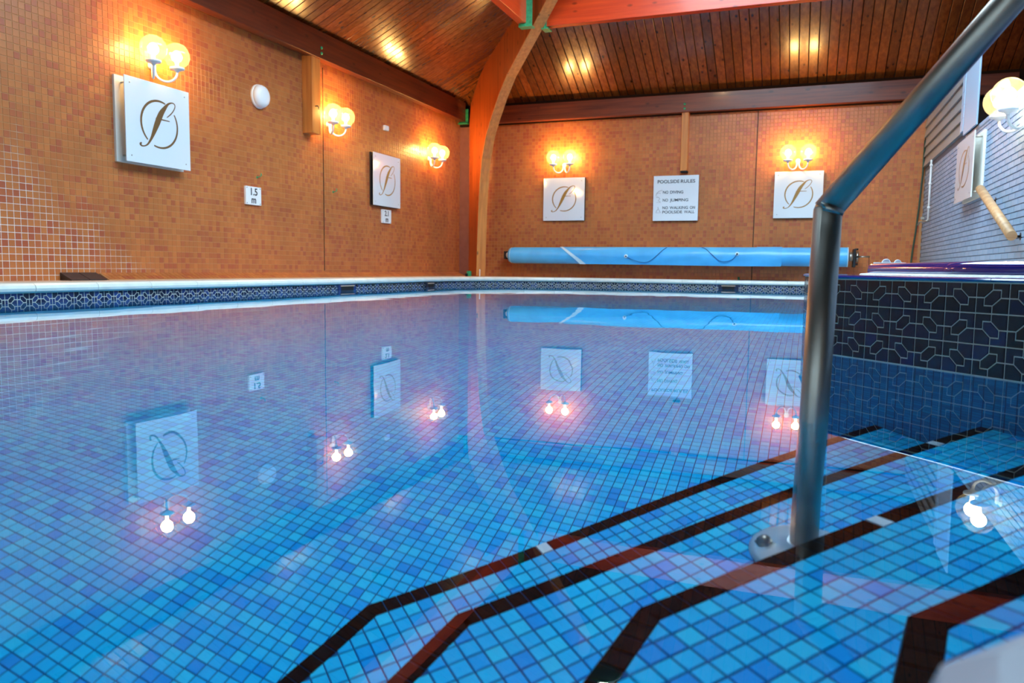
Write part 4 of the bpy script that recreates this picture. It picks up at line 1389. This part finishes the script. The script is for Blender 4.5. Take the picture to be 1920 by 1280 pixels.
# ------------------------------------------------------------------ rolled pool cover on its reel
rc = empty('cover_reel', (3.06, -0.22, 0.415))
tag(rc, 'long rolled blue pool cover on a reel along the far wall', 'pool cover')
R0 = 0.113
x0, x1 = -2.18, 2.25
prof = [(0.060, 0.0), (0.095, 0.004), (0.107, 0.03), (R0, 0.075)]
L = x1-x0
pr = prof+[(R0-0.001, L*0.3), (R0, L*0.6), (R0+0.006, L-0.02), (R0+0.006, L-0.006), (0.06, L)]
o = link('roll', lathe_mesh('roll', pr, M['cover'], 40, 'x'), None, rc); o.location = (x0, 0, 0)
# pale outer wrap edge rings
for xx, rr in ((x0+0.03, 0.1075), (x1-0.012, R0+0.007)):
    o = link('wrap_edge', lathe_mesh('wrap_edge', [(rr-0.004, 0), (rr+0.0012, 0.002), (rr+0.0012, 0.010), (rr-0.004, 0.012)], M['cover_edge'], 40, 'x'), None, rc); o.location = (xx, 0, 0)
# loose outer sheet with a slanted left edge hanging in front
def sheet(xl_top, xl_bot, xr, rad, drop, mat, name, xr_bot=None):
    """front sheet wraps from the top of the roll over the front and hangs down"""
    bm = bmesh.new()
    rows = []
    nv = 16; nu_ = 60
    for j in range(nv+1):
        f = j/nv
        ang = math.radians(95-f*150)
        if f < 0.62:
            a = math.radians(100-(f/0.62)*115)
            y = -rad*math.cos(a); z = rad*math.sin(a)
        else:
            a = math.radians(-15)
            g2 = (f-0.62)/0.38
            y = -rad*math.cos(a)+0.018*g2; z = rad*math.sin(a)-g2*drop
        zt_ = rad; zb = rad*math.sin(math.radians(-15))-drop
        h = (zt_-z)/(zt_-zb)
        xl = xl_top+(xl_bot-xl_top)*(h**0.8)
        row = []
        for i in range(nu_+1):
            xe = xr if xr_bot is None else xr+(xr_bot-xr)*(h**0.8)
            x = xl+(xe-xl)*i/nu_
            wv = 0.002*math.sin(x*9+j*0.7)+0.0015*math.sin(x*23)
            row.append(bm.verts.new((x, y-wv, z-(0.004*math.sin(x*1.7) if f > 0.62 else 0))))
        rows.append(row)
    for a, b in zip(rows, rows[1:]):
        for i in range(nu_):
            if mat is None: continue
            bm.faces.new((a[i], a[i+1], b[i+1], b[i]))
    return bm_obj(name, bm, mat, rc, True)
sheet(-1.43, -1.11, 1.48, R0+0.006, 0.088, M['cover'], 'loose_sheet')
sheet(-1.435, -1.115, -1.395, R0+0.0085, 0.089, M['cover_edge'], 'sheet_edge', -1.03)
# second small flap at the right
bm = bmesh.new()
sheet(1.18, 1.20, 1.485, R0+0.011, 0.075, M['cover'], 'patch')
# eyelets and cords
yb = -R0-0.010
for x, z in ((-0.475, -0.008), (0.95, 0.030)):
    o = link('eyelet', lathe_mesh('eyelet', [(0.026, 0.0), (0.026, 0.003), (0.012, 0.005)], M['cover_edge'], 18, '-y'), None, rc); o.location = (x, yb, z)
    o2 = link('hole', lathe_mesh('hole', [(0.011, 0.0), (0.010, 0.004)], M['black'], 12, '-y'), None, o); o2.location = (0, -0.003, 0)
def on_roll(x, z):
    rr = R0+0.012
    zc = max(min(z, rr*0.999), -rr)
    if z > -0.03: return (x, -math.sqrt(max(rr*rr-zc*zc, 0))-0.002, z)
    return (x, -rr*0.985, z)
c1 = catmull([(-0.475, -0.010), (-0.38, -0.055), (-0.27, -0.086), (-0.17, -0.075), (-0.07, 0.0), (0.0, 0.07), (0.05, 0.112)], 5)
link('cord', tube_mesh('cord', [on_roll(p.x, p.y) for p in c1], 0.0042, M['cord'], 8), None, rc)
c2 = catmull([(0.50, 0.114), (0.56, 0.09), (0.64, 0.02), (0.73, -0.055), (0.82, -0.066), (0.90, -0.035), (0.95, 0.028)], 5)
link('cord', tube_mesh('cord', [on_roll(p.x, p.y) for p in c2], 0.0042, M['cord'], 8), None, rc)
# reel ends
o = link('hub', lathe_mesh('hub', [(0.052, 0.0), (0.050, -0.015), (0.035, -0.045), (0.018, -0.055)], M['white_plastic'], 24, 'x'), None, rc); o.location = (x0+0.005, 0, 0)
box('bracket', (x0-0.078, -0.03, -0.055), (x0-0.048, 0.22, 0.055), M['dark_metal'], rc, 0.003)
o = link('hub', lathe_mesh('hub', [(0.055, 0.0), (0.055, 0.05), (0.046, 0.055)], M['steel'], 24, 'x'), None, rc); o.location = (x1, 0, 0.005)
box('bracket', (x1+0.055, -0.03, -0.12), (x1+0.085, 0.22, 0.10), M['dark_metal'], rc, 0.003)
o = link('gear_wheel', lathe_mesh('gear_wheel', [(0.068, 0.0), (0.070, 0.006), (0.070, 0.020), (0.062, 0.026)], M['steel'], 18, 'x'), None, rc); o.location = (x1+0.09, 0, 0.005)
for k in range(4):
    o = link('hand_grip', tube_mesh('hand_grip', [(x1+0.07, 0.09*math.cos(k*PI2), 0.005+0.09*math.sin(k*PI2)), (x1+0.11, 0.09*math.cos(k*PI2), 0.005+0.09*math.sin(k*PI2))], 0.012, M['dark_metal'], 10), None, rc)
link('axle', tube_mesh('axle', [(x1+0.10, 0, 0.005), (x1+0.24, 0, 0.007)], 0.010, M['steel'], 12), None, rc)
link('pull_cord', tube_mesh('pull_cord', [(x1+0.232, -0.01, 0.0), (x1+0.235, -0.01, -0.10), (x1+0.233, -0.01, -0.30)], 0.003, M['black'], 6), None, rc)

# ------------------------------------------------------------------ far right corner: tap, pipe, hose, wooden rail
tp = empty('water_tap', (XR-0.04, -0.80, 0.80))
tag(tp, 'white water pipe with a small brass tap on the brick wall corner', 'tap')
link('pipe', tube_mesh('pipe', [(0, 0.0, 0.68), (0, 0.0, 0.02)], 0.010, M['white_enamel'], 10), None, tp)
for z in (0.62, 0.42, 0.16):
    o = link('pipe_clip', lathe_mesh('pipe_clip', [(0.016, -0.01), (0.016, 0.01)], M['white_plastic'], 12), None, tp); o.location = (0, 0, z)
link('tap_body', tube_mesh('tap_body', [(0, 0, 0.02), (-0.02, 0.02, 0.01), (-0.05, 0.05, 0.012), (-0.075, 0.08, 0.005), (-0.085, 0.095, -0.03)], 0.011, M['steel'], 10), None, tp)
box('tap_handle', (-0.07, 0.035, 0.03), (-0.03, 0.06, 0.06), M['steel'], tp, 0.003)
hs = tube_mesh('green_hose', [(0.045, 0, 1.69), (0.04, -0.005, 1.3), (0.02, -0.01, 0.9), (0.0, -0.01, 0.6), (-0.02, -0.008, 0.4), (-0.035, -0.01, 0.16), (-0.04, -0.03, 0.01)], 0.010, M['hose'], 10)
e = empty('garden_hose', (6.05, -0.035, 0.11))
tag(e, 'dark green hose hanging down the far wall beside the brick corner', 'hose')
link('hose', hs, None, e)
bk = link('hose_hook', tube_mesh('hose_hook', [(0.045, 0.03, 1.70), (0.045, -0.01, 1.70), (0.045, -0.015, 1.715)], 0.006, M['dark_metal'], 8), None, e)
# small pipe stub on the far deck
e = empty('pipe_stub', (4.02, -0.08, DECK))
tag(e, 'small green pipe stub on the far deck below the rolled cover', 'pipe')
link('riser', tube_mesh('riser', [(0, 0, 0), (0, 0, 0.045)], 0.014, M['dark_green'], 12), None, e)
link('pipe', tube_mesh('pipe', [(0.0, 0, 0.006), (0.3, 0.02, 0.006), (0.62, 0.03, 0.006)], 0.005, M['black'], 8), None, e)

wrl = empty('wooden_grab_rail', (XR-0.08, -3.83, 0.868))
tag(wrl, 'round pale wooden rail sloping down the brick wall', 'handrail')
pA = Vector((0, 0, 0)); pB = Vector((0, -1.08, -0.395))
o = link('rail', tube_mesh('rail', [pA, pB], 0.031, M['handrail_wood'], 24), None, wrl)
for f in (0.14, 0.88):
    p_ = pA.lerp(pB, f)
    link('bracket', tube_mesh('bracket', [p_+Vector((0.0, 0, -0.02)), p_+Vector((0.03, 0, -0.045)), p_+Vector((0.08, 0, -0.045))], 0.008, M['dark_metal'], 10), None, wrl)
    o = link('rose', lathe_mesh('rose', [(0.026, 0.0), (0.026, 0.005)], M['dark_metal'], 16, '-x'), None, wrl); o.location = p_+Vector((0.08, 0, -0.045))
